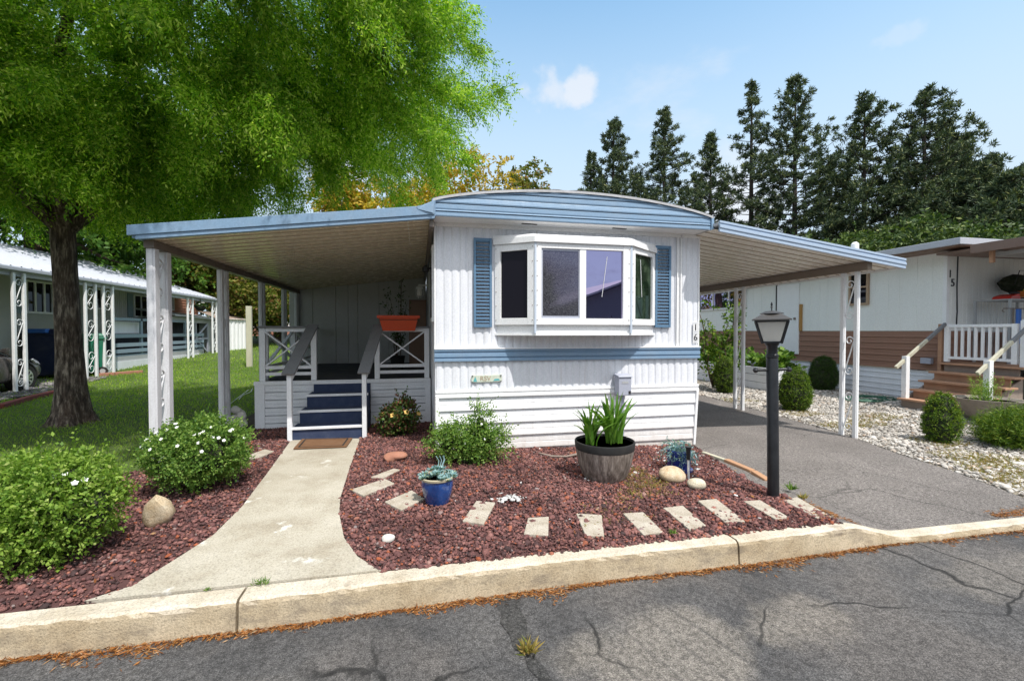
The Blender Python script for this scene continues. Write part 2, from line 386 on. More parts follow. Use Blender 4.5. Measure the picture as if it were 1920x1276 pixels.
M['slab'] = concrete('slab_concrete', (.32, .27, .205), (.43, .38, .31), (.52, .475, .405), (.26, .19, .14), 3)
M['lava'] = rockmat('lava', [(0, (.065, .047, .047)), (.3, (.165, .082, .078)), (.6, (.235, .11, .10)), (.86, (.31, .155, .135)), (.93, (.40, .12, .06)), (1, (.30, .25, .24))], .95, .8, 90)
M['lavabase'] = paint('lava_dust', (.09, .04, .037), .95, dirt=(.16, .08, .07), amt=.6, scale=30, bump=1, fine=90)
M['pebble'] = rockmat('river_pebble', [(0, (.17, .155, .14)), (.25, (.38, .35, .31)), (.6, (.52, .485, .44)), (.85, (.66, .63, .585)), (1, (.40, .30, .22))], .7, .2, 40)
M['pebbase'] = paint('pebble_bed', (.24, .215, .175), .95, dirt=(.4, .3, .15), amt=.6, scale=14, bump=1, fine=60)
M['greyrock'] = rockmat('grey_gravel', [(0, (.07, .065, .07)), (.5, (.16, .15, .15)), (1, (.30, .28, .27))])
M['tanrock'] = concrete('tan_boulder', (.40, .28, .16), (.52, .42, .29), (.60, .53, .42), (.34, .19, .09), 4)
M['paleboulder'] = concrete('pale_boulder', (.48, .41, .29), (.58, .52, .4), (.66, .61, .5), (.3, .24, .16), 5)
M['chip'] = rockmat('white_chip', [(0, (.55, .54, .52)), (1, (.75, .74, .72))], .8, .3)
M['earth'] = paint('earth', (.09, .075, .045), .95, dirt=(.05, .08, .02), amt=.8, scale=.6, bump=.5)
M['lawnbase'] = paint('lawn_soil', (.07, .11, .022), .95, dirt=(.16, .16, .05), amt=.5, scale=4, bump=1, fine=80)
M['grass'] = leafmat('grass_blades', [(0, (.14, .28, .022)), (.5, (.29, .46, .038)), (.9, (.44, .57, .065)), (1, (.46, .42, .15))], .4, .55, .28)
M['drygrass'] = leafmat('dry_grass', [(0, (.26, .17, .055)), (.5, (.36, .26, .085)), (.8, (.24, .24, .05)), (1, (.14, .19, .03))], .3)
M['litter'] = leafmat('needle_litter', [(0, (.14, .05, .016)), (.5, (.29, .11, .028)), (.85, (.38, .18, .055)), (1, (.34, .26, .17))], .1)
M['locust'] = leafmat('locust_leaf', [(0, (.07, .185, .010)), (.35, (.21, .42, .022)), (.75, (.49, .68, .06)), (1, (.70, .80, .20))], .5, .5, .75)
M['bush'] = leafmat('bush_leaf', [(0, (.05, .12, .02)), (.5, (.13, .24, .04)), (.9, (.24, .36, .07)), (1, (.34, .42, .13))], .35)
M['bushb'] = leafmat('bush_leaf_pale', [(0, (.08, .17, .02)), (.5, (.19, .31, .04)), (.9, (.30, .42, .075)), (1, (.4, .46, .15))], .35)
M['boxleaf'] = leafmat('box_leaf', [(0, (.03, .08, .008)), (.5, (.085, .16, .013)), (.9, (.18, .26, .022)), (1, (.32, .36, .05))], .25)
M['boxleafd'] = leafmat('box_leaf_dark', [(0, (.015, .04, .008)), (.5, (.03, .07, .01)), (1, (.07, .12, .02))], .2)
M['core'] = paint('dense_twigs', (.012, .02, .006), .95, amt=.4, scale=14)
M['iris'] = leafmat('iris_leaf', [(0, (.06, .16, .015)), (.6, (.12, .25, .03)), (1, (.20, .33, .06))], .3)
M['blueleaf'] = leafmat('glaucous_leaf', [(0, (.10, .22, .24)), (.5, (.22, .36, .38)), (.9, (.38, .50, .50)), (1, (.35, .4, .15))], .2)
M['pine'] = leafmat('pine_needles', [(0, (.022, .042, .024)), (.5, (.065, .098, .05)), (.85, (.13, .165, .075)), (1, (.26, .27, .10))], .12, .6)
M['forest'] = leafmat('forest_leaf', [(0, (.02, .046, .014)), (.5, (.062, .105, .028)), (.9, (.14, .195, .048)), (1, (.26, .29, .09))], .2)
M['bgtree'] = leafmat('bg_leaf', [(0, (.035, .09, .01)), (.5, (.07, .16, .018)), (.9, (.13, .23, .03)), (1, (.2, .27, .06))], .35)
M['amber'] = leafmat('amber_leaf', [(0, (.24, .17, .015)), (.4, (.42, .29, .025)), (.75, (.55, .36, .04)), (1, (.26, .32, .04))], .35)
M['olive'] = leafmat('olive_leaf', [(0, (.07, .11, .015)), (.5, (.15, .18, .03)), (.8, (.24, .20, .05)), (1, (.25, .12, .05))], .35)
M['petalw'] = paint('white_petal', (.82, .82, .78), .6, amt=.1)
M['petaly'] = paint('yellow_petal', (.7, .45, .12), .6, amt=.2)
M['petalr'] = paint('red_petal', (.55, .05, .04), .6, amt=.2)
M['leafmaroon'] = leafmat('rose_leaf', [(0, (.03, .06, .012)), (.4, (.06, .11, .02)), (.6, (.09, .17, .03)), (.75, (.14, .05, .035)), (1, (.20, .08, .05))], .25)
# ------------------------------------------------------------------ foliage and rock generators
def unit(a): return a/np.maximum(np.linalg.norm(a, axis=-1, keepdims=True), 1e-9)
def rdir(n): return unit(RNG.normal(size=(n, 3)))
def leaf_mesh(name, P, D, L, W, fold=0.0):
    n = len(P); D = unit(D); L = np.broadcast_to(np.asarray(L, float).reshape(-1, 1), (n, 1)); W = np.broadcast_to(np.asarray(W, float).reshape(-1, 1), (n, 1))
    Sd = unit(np.cross(D, rdir(n)))
    V = np.stack([P, P+D*L*.45+Sd*W*.5, P+D*L, P+D*L*.45-Sd*W*.5], 1)
    if fold: V[:, 2, 2] -= fold*L[:, 0]
    return mesh_np(name, V.reshape(-1, 3), np.arange(4*n).reshape(n, 4))
def sample_ell(ells, n, shell=.5, zmin=None):
    vol = np.array([e[1][0]*e[1][1]*e[1][2] for e in ells])**(2/3); idx = RNG.choice(len(ells), n, p=vol/vol.sum())
    C = np.array([e[0] for e in ells])[idx]; R = np.array([e[1] for e in ells])[idx]; d = rdir(n)
    r = (shell+(1-shell)*RNG.random(n)**.7)[:, None]
    P = C+R*d*r; out = unit(d/R)
    if zmin is not None:
        k = P[:, 2] > zmin; P, out = P[k], out[k]
    return P, out
def sprays(P, out, strands, per, slen, droop, L, W, spread=.8, lsp=.9, jit=.25, down=.1):
    """leafy sprays: at each clump centre several short shoots, each carrying leaves on both sides"""
    c = len(P); o = np.repeat(out, strands, 0); p = np.repeat(P, strands, 0); n = c*strands
    d = unit(o*(1-spread*.5)+rdir(n)*spread); ln = slen*(.6+.8*RNG.random(n))[:, None]
    t = ((np.arange(per)+.5)/per)[None, :, None]
    q = p[:, None, :]+d[:, None, :]*ln[:, None]*t; q[:, :, 2] -= droop*ln*(t[:, :, 0]**1.6)
    tan = d[:, None, :]+np.zeros((1, per, 3)); tan = tan.copy(); tan[:, :, 2] -= droop*1.6*(t[:, :, 0]**.6); tan = unit(tan)
    side = unit(np.cross(tan, rdir(n)[:, None, :])); sg = np.where(np.arange(per) % 2 == 0, 1, -1)[None, :, None]
    ld = tan*(1-lsp*.4)+side*sg*lsp+RNG.normal(size=q.shape)*jit; ld[:, :, 2] -= down
    m = n*per
    return q.reshape(m, 3), ld.reshape(m, 3), L*(.65+.7*RNG.random(m)), W*(.65+.7*RNG.random(m))
def rand_rot(n):
    q = unit(RNG.normal(size=(n, 4))); w, x, y, z = q.T
    return np.stack([np.stack([1-2*(y*y+z*z), 2*(x*y-z*w), 2*(x*z+y*w)], -1), np.stack([2*(x*y+z*w), 1-2*(x*x+z*z), 2*(y*z-x*w)], -1), np.stack([2*(x*z-y*w), 2*(y*z+x*w), 1-2*(x*x+y*y)], -1)], 1)
def ico(sub=1):
    bm = bmesh.new(); bmesh.ops.create_icosphere(bm, subdivisions=sub, radius=1); bm.verts.ensure_lookup_table()
    V = np.array([v.co[:] for v in bm.verts]); Fc = np.array([[v.index for v in f.verts] for f in bm.faces]); bm.free(); return V, Fc
def rock_field(name, P, size, mat, flat=.65, rough=.35, sub=1, smooth=False, label=None, cat=None):
    V, Fc = ico(sub); n = len(P); nv = len(V)
    base = V[None]*(1+rough*RNG.normal(size=(n, nv, 1))*.6)*(np.array([1, 1, 1])+(RNG.random((n, 1, 3))-.5)*.7)
    Q = np.einsum('nij,nvj->nvi', rand_rot(n), base)*(size*(.5+1.0*RNG.random(n)**2+1.1*(RNG.random(n) > .96)))[:, None, None]
    Q[:, :, 2] *= flat; Q += P[:, None, :]
    me = mesh_np(name, Q.reshape(-1, 3), (Fc[None]+(np.arange(n)*nv)[:, None, None]).reshape(-1, 3))
    if smooth: me.shade_smooth()
    o = link(name, me, mat)
    return tag(o, label, cat, kind='stuff')
def gz(P): return np.array([g(x, y) for x, y in P[:, :2]])
def scatter(poly, n, off=0):
    xs = [p[0] for p in poly]; ys = [p[1] for p in poly]
    P = np.column_stack([RNG.uniform(min(xs), max(xs), n), RNG.uniform(min(ys), max(ys), n)]); P = P[inpoly(P, poly)]
    return np.column_stack([P, gz(P)+off])
def blades(name, P, hgt, wid, mat, lean=.35, label=None, cat=None, parent=None):
    n = len(P); D = np.column_stack([RNG.normal(size=(n, 2))*lean, np.ones(n)])
    o = link(name, leaf_mesh(name, P, D, hgt*(.5+RNG.random(n)), wid*(.7+.6*RNG.random(n)), .1), mat, parent)
    return tag(o, label, cat, kind='stuff') if label else o
def blob(mb, c, r, seed=0, amp=.18, sub=3, zcut=None, freq=2.2):
    V, Fc = ico(sub); rs = np.random.default_rng(seed); ph = rs.random((5, 3))*6; k = rs.normal(size=(5, 3))*freq
    d = 1+amp*sum(np.sin(V@k[i]+ph[i, 0]) for i in range(5))/2.2
    Q = V*d[:, None]*np.array(r)+np.array(c)
    if zcut is not None: Q[:, 2] = np.maximum(Q[:, 2], zcut)
    mb.add(Q.tolist(), Fc.tolist()); return mb
def limb(mb, p, q, r0, r1, sag=0, n=8, seg=6, wob=.08):
    p, q = Vector(p), Vector(q); ln = (q-p).length; pts = []; rs = []
    for i in range(seg+1):
        t = i/seg; v = p.lerp(q, t); k = 0 if i in (0, seg) else wob*ln
        v = v+Vector((random.uniform(-k, k), random.uniform(-k, k), random.uniform(-k, k)+sag*4*t*(1-t))); pts.append(v); rs.append(r0+(r1-r0)*t)
    mb.tube(pts, rs, n); return pts
# ------------------------------------------------------------------ setting
WALK_R = [atg(*p) for p in [(675, 823), (655, 880), (638, 935), (636, 965), (645, 1010), (670, 1045), (712, 1073)]]
WALK_L = [atg(*p) for p in [(175, 1134), (250, 1100), (330, 1050), (400, 1005), (455, 950), (500, 890), (548, 823)]]
KB = 2.93; KF = 2.79
walk_poly = [(p.x, p.y) for p in WALK_R]+[(-.2, KB), (-1.85, KB)]+[(p.x, p.y) for p in WALK_L[1:]]
def gsheet():
    xs = sorted(set([-300, -120, -60, -30]+list(np.arange(-20, 16, 1.0))+[20, 30, 60, 120, 300]))
    ys = sorted(set([-300, -80, -30, -12, -8, 0, 2.83, 2.9]+list(np.arange(3, 30, 1.0))+[40, 60, 100, 300, 600]))
    V = [(x, y, (-.27 if y < 2.86 else g(x, min(y, 40))-.07)) for y in ys for x in xs]; n = len(xs)
    Fc = [(j*n+i, j*n+i+1, (j+1)*n+i+1, (j+1)*n+i) for j in range(len(ys)-1) for i in range(n-1)]
    return struct(MB().add(V, Fc).build('ground', M['earth']))
gsheet()
m = MB(); m.add([(-80, -6, -.2), (80, -6, -.2), (80, KF+.05, -.2), (-80, KF+.05, -.2)], [(0, 1, 2, 3)]); struct(m.build('road', M['road']))
# kerb: three runs with open joints, then the dropped run across the driveway
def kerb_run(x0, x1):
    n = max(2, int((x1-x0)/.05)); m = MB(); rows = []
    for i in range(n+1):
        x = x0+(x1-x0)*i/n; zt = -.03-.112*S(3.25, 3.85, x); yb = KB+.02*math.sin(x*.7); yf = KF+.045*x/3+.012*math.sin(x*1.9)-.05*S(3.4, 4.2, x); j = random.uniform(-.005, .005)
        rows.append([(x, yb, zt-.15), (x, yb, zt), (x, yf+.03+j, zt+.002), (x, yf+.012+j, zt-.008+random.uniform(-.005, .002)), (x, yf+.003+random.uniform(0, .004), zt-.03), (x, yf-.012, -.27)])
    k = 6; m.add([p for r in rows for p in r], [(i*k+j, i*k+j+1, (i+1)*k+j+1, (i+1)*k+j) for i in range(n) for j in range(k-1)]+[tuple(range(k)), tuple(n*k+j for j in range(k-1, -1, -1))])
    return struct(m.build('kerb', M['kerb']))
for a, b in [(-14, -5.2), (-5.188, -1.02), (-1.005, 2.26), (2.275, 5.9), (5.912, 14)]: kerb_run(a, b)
ground_sheet('path', walk_poly, .012, M['walk'], .3, .1)
lawn_poly = [(-30, 3.0), (-5.2, 3.0), (-4.0, 3.6), (-3.25, 4.4), (-2.95, 5.6), (-2.95, 12), (-1.5, 13), (-1.5, 40), (-30, 40)]
ground_sheet('lawn', lawn_poly, -.012, M['lawnbase'], 1.0)
bedL = [(-5.2, KB-.01), (-1.8, KB-.01)]+[(p.x, p.y) for p in WALK_L[1:]]+[(-1.72, 7.5), (-2.95, 7.5), (-2.95, 5.6), (-3.25, 4.4), (-4.0, 3.6)]
bedR = [(p.x, p.y) for p in WALK_R]+[(-.2, KB-.01), (3.3, KB-.01), (3.42, 4.0), (3.62, 5.0), (3.75, 5.75), (.2, 5.75), (.2, 7.5), (-.74, 7.5)]
bedP = [(-2.95, 7.5), (-2.44, 7.5), (-2.44, 11.5), (-2.95, 11.5)]
ground_sheet('gravel_bed', bedL, -.004, M['lavabase'], .4); ground_sheet('gravel_bed', bedR, -.004, M['lavabase'], .4)
ground_sheet('soil_strip', bedP, -.006, M['soil'], .6)
drive = [(3.28, KB-.02), (5.6, KB-.02), (5.85, 3.3), (6.02, 3.95), (6.1, 4.6), (6.42, 5.6), (6.62, 7.2), (6.85, 9.5), (6.9, 22), (3.7, 22), (3.8, 5.7), (3.62, 5.0), (3.42, 4.0), (3.3, 3.2)]
ground_sheet('driveway', drive, .001, M['drive'], .35)
gravR = [(5.6, KB-.02), (16, KB-.02), (16, 24), (6.9, 24), (6.85, 9.5), (6.62, 7.2), (6.42, 5.6), (6.1, 4.6), (6.02, 3.95), (5.85, 3.3)]
ground_sheet('gravel_yard', gravR, -.008, M['pebbase'], .6)
nbr_drive = [(-30, 5), (-9.9, 5), (-9.9, 15.2), (-10.0, 22), (-30, 22)]
ground_sheet('neighbour_driveway', nbr_drive, .004, M['drive'], 1.0)
ground_sheet('gravel_strip', [(-9.9, 9), (-8.6, 9), (-9.1, 15.6), (-9.9, 15.6)], .0, M['pebbase'], .7)
# loose rock and ground cover
P = np.vstack([scatter(bedR, 66000), scatter(bedL, 33000)])
P = P[P[:, 1] < 7.45]
P[:, 2] += RNG.random(len(P))*.012
rock_field('lava_rock', P, .0113, M['lava'], .75, .35, 1, label='dark red crushed lava rock covering the front beds', cat='gravel')
Pw = np.vstack([scatter([(-.05, 3.75), (.95, 3.75), (1.0, 4.05), (.3, 4.05)], 9), scatter([(1.4, 4.3), (3.5, 4.3), (3.6, 5.5), (2, 5.5)], 110), scatter(bedR, 36)])
wc = np.column_stack([.77+RNG.normal(size=60)*.05, 3.87+RNG.normal(size=60)*.035, np.full(60, .02)]); _wc = np.array([[.78, 3.86, 0.02], [.74, 3.92, .02], [.82, 3.90, .02], [.70, 3.84, .02], [.80, 3.98, .02], [.60, 3.80, .02], [.86, 3.86, .02], [.77, 3.80, .02]])
rock_field('white_stone_chips', np.vstack([Pw+[0, 0, .012], wc]), .015, M['chip'], .45, .5, 1, label='scattered white stone chips lying on the red lava rock', cat='stone chips')
near = [(5.6, KB+.02), (9.8, KB+.02), (10.55, 7.15), (10.55, 12), (6.85, 12), (6.85, 9.5), (6.62, 7.2), (6.42, 5.6), (6.1, 4.6), (6.02, 3.95), (5.85, 3.3)]
P = scatter(near, 52000); P[:, 2] += RNG.random(len(P))*.012
rock_field('river_pebbles', P, .0195, M['pebble'], .6, .12, 1, True, label='pale rounded river pebbles beside the driveway on the right', cat='gravel')
P = scatter([(-9.9, 9), (-8.6, 9), (-9.1, 15.6), (-9.9, 15.6)], 4500, .01)
rock_field('grey_gravel', P, .035, M['greyrock'], .7, .3, 1, label='grey crushed gravel strip along the left neighbour carport', cat='gravel')
Ln = scatter(lawn_poly, 1000000); w = np.clip(1.15-(Ln[:, 1]-5)/16, .12, 1); vis = (Ln[:, 0] > -.88*Ln[:, 1]-1.5) & (Ln[:, 1] < 30)
Ln = Ln[(RNG.random(len(Ln)) < w*.75) & vis]
far = np.clip((Ln[:, 1]-8)/12, 0, 1)
blades('lawn_grass', Ln-[0, 0, .01], .05+.03*far, .006+.012*far, M['grass'], .45, 'mown green grass of the lawn under the big tree', 'grass')
P = np.vstack([scatter([(x0-.35, y0-.3), (x0+.4, y0-.25), (x0+.3, y0+.3), (x0-.3, y0+.25)], 1100) for x0, y0 in [(6.75, 4.35), (6.5, 3.9), (6.35, 3.5), (7.0, 4.1), (7.3, 5.0), (7.5, 6.3), (7.15, 9.0), (6.9, 3.6), (7.5, 3.9), (8.2, 6.6), (7.2, 7.3), (6.9, 6.2)]])
blades('dry_grass', P, .05, .006, M['drygrass'], .9, 'straw coloured dry grass growing through the pale pebbles', 'grass')
P = np.vstack([scatter([(2.0, 4.05), (2.5, 4.0), (2.45, 4.7), (2.1, 4.6)], 900), scatter([(1.7, 3.7), (2.4, 3.75), (2.3, 4.1), (1.9, 4.0)], 420), scatter([(1.2, 3.2), (1.9, 3.3), (1.8, 3.7), (1.4, 3.7)], 160)])
blades('straw_weeds', P+[0, 0, .01], .045, .005, M['drygrass'], 1.0, 'straw coloured weeds in the lava rock beside the half barrel', 'weeds')
def litter(n):
    x = RNG.uniform(-3.2, 6.5, n); y = KF+.045*x/3+.012*np.sin(x*1.9)-.012-np.abs(RNG.normal(size=n))*.030*np.clip(.75+.7*np.sin(x*3.1)+.5*np.sin(x*7.7+1)+.5*np.sin(x*17), .08, 3); P = np.column_stack([x, y, np.full(n, -.197)+RNG.random(n)*.008])
    x2 = RNG.uniform(5.0, 6.4, n//8); P2 = np.column_stack([x2, KB+.03+np.abs(RNG.normal(size=n//8))*.05, np.full(n//8, -.14)])
    x3 = RNG.uniform(3.2, 3.6, n//14); y3 = 3.0+(x3-3.3)*0+RNG.random(n//14)*.5; P3 = np.column_stack([x3, y3, np.array([g(a, b) for a, b in zip(x3, y3)])+.012])
    P = np.vstack([P, P2, P3]); D = rdir(len(P)); D[:, 2] *= .12
    return tag(link('needle_litter', leaf_mesh('needle_litter', P, D, .02+.03*RNG.random(len(P)), .004+.004*RNG.random(len(P))), M['litter']), 'rusty brown needle litter lying along the foot of the kerb', 'leaf litter', kind='stuff')
litter(10500)
P = np.vstack([scatter(bedL, 150), scatter(bedR, 130)]); P = P[P[:, 1] < 6.5]; D = rdir(len(P)); D[:, 2] = np.abs(D[:, 2])*.4
tag(link('fallen_leaves', leaf_mesh('fallen_leaves', P+[0, 0, .02], D, .03+.02*RNG.random(len(P)), .016), M['litter']), 'few dry fallen leaves lying on the lava rock beds', 'fallen leaves', kind='stuff')
def weed(px, py, z, r, n, h, mat, label):
    c = atz(px, py, z); P = np.column_stack([c.x+RNG.normal(size=n)*r*.6, c.y+RNG.normal(size=n)*r*.4, np.full(n, z)])
    return tag(link('weed', (lambda D: leaf_mesh('weed', P, D, h*(.5+RNG.random(n)), h*.16))(np.column_stack([RNG.normal(size=(n, 2))*.8, np.ones(n)])), mat), label, 'weed')
weed(490, 1094, -.025, .03, 60, .035, M['bush'], 'small green weed in the joint at the foot of the walkway')
weed(388, 1106, -.025, .016, 30, .025, M['bush'], 'tiny green weed on the kerb left of the walkway joint')
weed(1262, 1002, -.03, .02, 50, .04, M['bush'], 'small green weed between kerb and the pale slabs')
weed(990, 1222, -.2, .03, 80, .07, M['drygrass'], 'straw coloured weed growing in the road crack')
weed(1483, 918, -.08, .025, 60, .07, M['bush'], 'green weed tuft just right of the lamp post base')
weed(1506, 934, -.09, .02, 50, .05, M['drygrass'], 'short grass tuft on the driveway edge beyond the lamp post')
# tar strip and crack in the road, worn paint ring on the drive
m = MB(); pts = [atz(*p, -.196) for p in [(922, 1114), (931, 1135), (941, 1150), (938, 1166), (956, 1190), (962, 1212), (985, 1230), (990, 1252), (1015, 1276), (1037, 1276), (1020, 1250), (1004, 1232), (1003, 1206), (990, 1185), (987, 1160), (975, 1142), (978, 1115)]]
m.poly([(p.x, p.y, -.196) for p in pts]); struct(m.build('road_tar_patch', M['tar']))
m = MB(); c = atg(1908, 916); n = 40
ring = [(c.x+math.cos(2*PI*k/n)*r*1.35+.05, c.y+math.sin(2*PI*k/n)*r, g(c.x, c.y)+.006) for r in (.062, .075) for k in range(n)]
m.add(ring, [(k, (k+1) % n, n+(k+1) % n, n+k) for k in range(n)]); struct(m.build('driveway_painted_ring', M['petalw']))
# ------------------------------------------------------------------ the blue and white mobile home
Y0 = 5.68; XL, XR = .2, 3.87; ZB = .745
home = thing('mobile_home', 'white mobile home with blue trim, blue shutters and a front bay window', 'mobile home', (2.0, 5.68, 0))
def rib_profile(u0, u1, pitch=.1, d=.0095):
    pr = []; u = u0; k = 0
    while u < u1-1e-6:
        w = min(pitch, u1-u); dd = d*(1.35 if k % 3 == 0 else 1)
        pr += [(u, 0), (u+w*.1, dd*.2), (u+w*.22, dd), (u+w*.55, dd*1.25), (u+w*.8, dd), (u+w*.93, dd*.25)]; u += w; k += 1
    return pr+[(u1, 0)]
def lap_profile(z0, z1, pitch=.17, d=.028):
    """boards lapping downwards: the lower lip of each stands proud; a fine groove halfway"""
    pr = []; z = z1
    while z > z0+1e-6:
        b = max(z0, z-pitch); h = z-b
        pr += [(z, .004), (z-h*.12, .008), (z-h*.5, d*.55), (z-h*.53, d*.35), (z-h*.57, d*.6), (z-h*.9, d), (b+.006, d), (b, .004)]; z = b
    return pr
m = MB(); m.sheet(rib_profile(XL, 3.52), 1.27, 2.85, lambda u, v, w: (u, Y0-w, v)); m.sheet(rib_profile(3.6, XR, .09), 1.27, 2.85, lambda u, v, w: (u, Y0-.002-w, v))
m.build('upper_siding', M['siding'], home, fixn=False)
m = MB(); m.sheet(rib_profile(XL, XR), ZB, 1.115, lambda u, v, w: (u, Y0-w, v)); m.build('lower_siding', M['siding'], home, fixn=False)
m = MB(); zc = lambda x: g(x, Y0)-.02
m.sheet(lap_profile(-.13, .655), XL+.03, XR-.03, lambda u, v, w: (v, Y0-w, u)); m.build('skirting', M['skirt'], home, fixn=False)
m = MB(); m.box(XL, XR+.01, Y0-.034, Y0+.02, .655, .69); m.box(XL, XR+.01, Y0-.022, Y0+.02, .69, .715); m.box(XL, XR+.01, Y0-.03, Y0+.02, .715, .744)
m.box(XL, XL+.045, Y0-.036, Y0+.02, -.1, .655)
m.beam((XR-.015, Y0-.02, .655), (XR-.06, Y0-.02, -.13), .035, .04, (0, 1, 0)); m.build('skirting_trim', M['trim'], home, bevel=.004)
m = MB()                                               # belt: blue channel between the sidings
for z0, z1, d in [(1.243, 1.268, .05), (1.218, 1.243, .034), (1.17, 1.218, .045), (1.152, 1.17, .03), (1.115, 1.152, .048)]: m.box(XL-.012, XR+.015, Y0-d, Y0+.01, z0, z1)
m.build('belt_trim', M['blue'], home, bevel=.004)
m = MB(); m.box(XL-.012, XR+.02, Y0-.056, Y0+.01, 1.268, 1.282); m.box(3.52, 3.54, Y0-.034, Y0+.01, 1.282, 2.84); m.box(3.58, 3.6, Y0-.03, Y0+.01, 1.282, 2.84); m.box(3.54, 3.58, Y0-.004, Y0+.01, 1.282, 2.84)
m.box(XL-.01, XL+.012, Y0-.02, Y0+.02, 1.282, 2.84); m.box(XR-.008, XR+.012, Y0-.022, Y0+.02, 1.282, 2.84); m.box(XL, XR, Y0-.03, Y0+.01, 2.80, 2.846); m.build('corner_trim', M['trim'], home, bevel=.003)
m = MB(); m.box(XL, XL+.04, Y0+.022, 20, ZB, 2.85); m.box(XL+.006, XL+.034, Y0+.022, 20, -.1, ZB)
m.box(XR-.04, XR, Y0+.022, 20, -.15, 2.85); m.box(XL+.05, XR-.05, 19.9, 20, 0, 2.85); m.build('side_wall', M['siding'], home)
# roof: a shallow bow with a ribbed blue front
YF = 5.375; RX0, RX1 = .17, 3.86
def arch(x): t = (x-RX0)/(RX1-RX0); return 3.035-.02*t+.205*(1-(2*t-1)**2)**.85
xs = [RX0+(RX1-RX0)*i/48 for i in range(49)]
m = MB(); z = 2.85
for k, h in enumerate([.06, .022, .075, .075, .075, .075, .075]):
    lo, hi = z, z+h; vs = []
    for x in xs:
        a = arch(x); l_, h_ = min(lo, a), min(hi, a); dy = .006 if k % 2 else .0
        vs += [(x, YF-.012-dy, l_), (x, YF-.016-dy, l_+(h_-l_)*.2), (x, YF-.013, l_+(h_-l_)*.8), (x, YF-.006, h_)]
    n = len(xs); m.add(vs, [(i*4+j, (i+1)*4+j, (i+1)*4+j+1, i*4+j+1) for i in range(n-1) for j in range(3)]); z = hi
m.box(RX1-.025, RX1+.012, YF-.034, YF+.06, 2.845, 3.02); m.box(RX0-.012, RX0+.03, YF-.034, YF+.06, 2.845, 3.04)
m.build('roof_fascia', M['blue'], home)
m = MB(); m.box(RX0, RX1, YF, Y0+.02, 2.846, 2.856); m.build('soffit', M['trim'], home)
m = MB(); n = len(xs); vs = []
for j in range(50):
    y = YF-.035+(20.3-YF)*j/49; vs += [(x, y, arch(x)+.012+random.uniform(-.008, .01)) for x in xs]
m.add(vs, [(j*n+i, j*n+i+1, (j+1)*n+i+1, (j+1)*n+i) for j in range(49) for i in range(n-1)])
m.add([(x, YF-.035, arch(x)+.012) for x in xs]+[(x, YF-.035, arch(x)-.018) for x in xs], [(i, i+1, n+i+1, n+i) for i in range(n-1)]); m.build('roof', M['roofw'], home)
m = MB()
for px, py in [(993, 418), (1162, 427)]:
    p = aty(px, py, 5.5); m.beam((p.x-.1, 5.5, 2.842), (p.x+.1, 5.52, 2.842), .03, .006)
m.each('soffit_vent', M['blackdull'], home)
# shutters
for px0, px1, nm in ((888, 922, 'l'), (1228, 1257, 'r')):
    a = aty(px0, 530, Y0-.03).x; b = aty(px1, 530, Y0-.03).x; z0, z1 = 1.545, 2.67; y = Y0-.016
    m = MB(); m.box(a, a+.03, y-.034, y, z0, z1); m.box(b-.03, b, y-.034, y, z0, z1); m.box(a+.03, b-.03, y-.03, y, z1-.04, z1); m.box(a+.03, b-.03, y-.03, y, z0, z0+.04)
    s = m.build('shutter', M['shutter'], home, bevel=.003); m = MB(); k = 0; z = z0+.05
    while z < z1-.06:
        m.beam((a+.03, y-.016, z+.022), (b-.03, y-.016, z+.022), .038, .008, (0, -.6, .8)); z += .044
    m.build('louvre', M['shutter'], s)
# bay window
bay = MB(); B0, B1, B2, B3 = (.955, Y0-.015), (1.40, 5.33), (2.67, 5.33), (3.20, Y0-.015); zs, zt = 1.575, 2.60
bay.prism([(B0[0], B0[1], 1.44), (B1[0], B1[1], 1.44), (B2[0], B2[1], 1.44), (B3[0], B3[1], 1.44)], (0, 0, .03))
bay.prism([(B0[0]+.02, B0[1]+.02, 1.47), (B1[0], B1[1]+.03, 1.47), (B2[0], B2[1]+.03, 1.47), (B3[0]-.02, B3[1]+.02, 1.47)], (0, 0, .11))
bw = bay.build('bay_window', M['trim'], home, bevel=.004)
def on(A, B, u, z, o=0):
    A, B = Vector((A[0], A[1], 0)), Vector((B[0], B[1], 0)); d = (B-A).normalized(); nrm = Vector((d.y, -d.x, 0)); p = A+d*u+nrm*o; return (p.x, p.y, z)
def plank(mb, A, B, u0, u1, z0, z1, o0, o1):
    v = [on(A, B, u, z, o) for o in (o0, o1) for z in (z0, z1) for u in (u0, u1)]
    mb.add(v, [(0, 1, 3, 2), (4, 6, 7, 5), (0, 4, 5, 1), (2, 3, 7, 6), (0, 2, 6, 4), (1, 5, 7, 3)])
def ln(A, B): return math.hypot(B[0]-A[0], B[1]-A[1])
sc = MB()
def frame(A, B, m0, m1, zl, zh, bars=()):
    L = ln(A, B); mb = MB()
    plank(mb, A, B, 0.004, m0, zs, zt, -.03, .012); plank(mb, A, B, L-m1, L-.004, zs, zt, -.03, .012); plank(mb, A, B, m0, L-m1, zs, zl, -.03, .01); plank(mb, A, B, m0, L-m1, zh, zt, -.03, .01)
    for a, b in bars: plank(mb, A, B, a, b, zl, zh, -.03, .004)
    o = mb.build('window_frame', M['trim'], bw, bevel=.003)
    for u in (m0*.3, L-m1*.3):
        for k in range(6):
            p = on(A, B, u, zs+.06+k*.18, .014); sc.lathe([(.005, -.005), (.005, .005)], 6, p)
    return o
p_ = lambda px, py: aty(px, py, 5.33)
frame(B0, B1, .085, .1, 1.66, 2.50); L1 = ln(B0, B1)
m = MB(); plank(m, B0, B1, .085, L1-.1, 1.66, 2.50, -.024, -.02); m.build('pane', M['glassk'], bw)
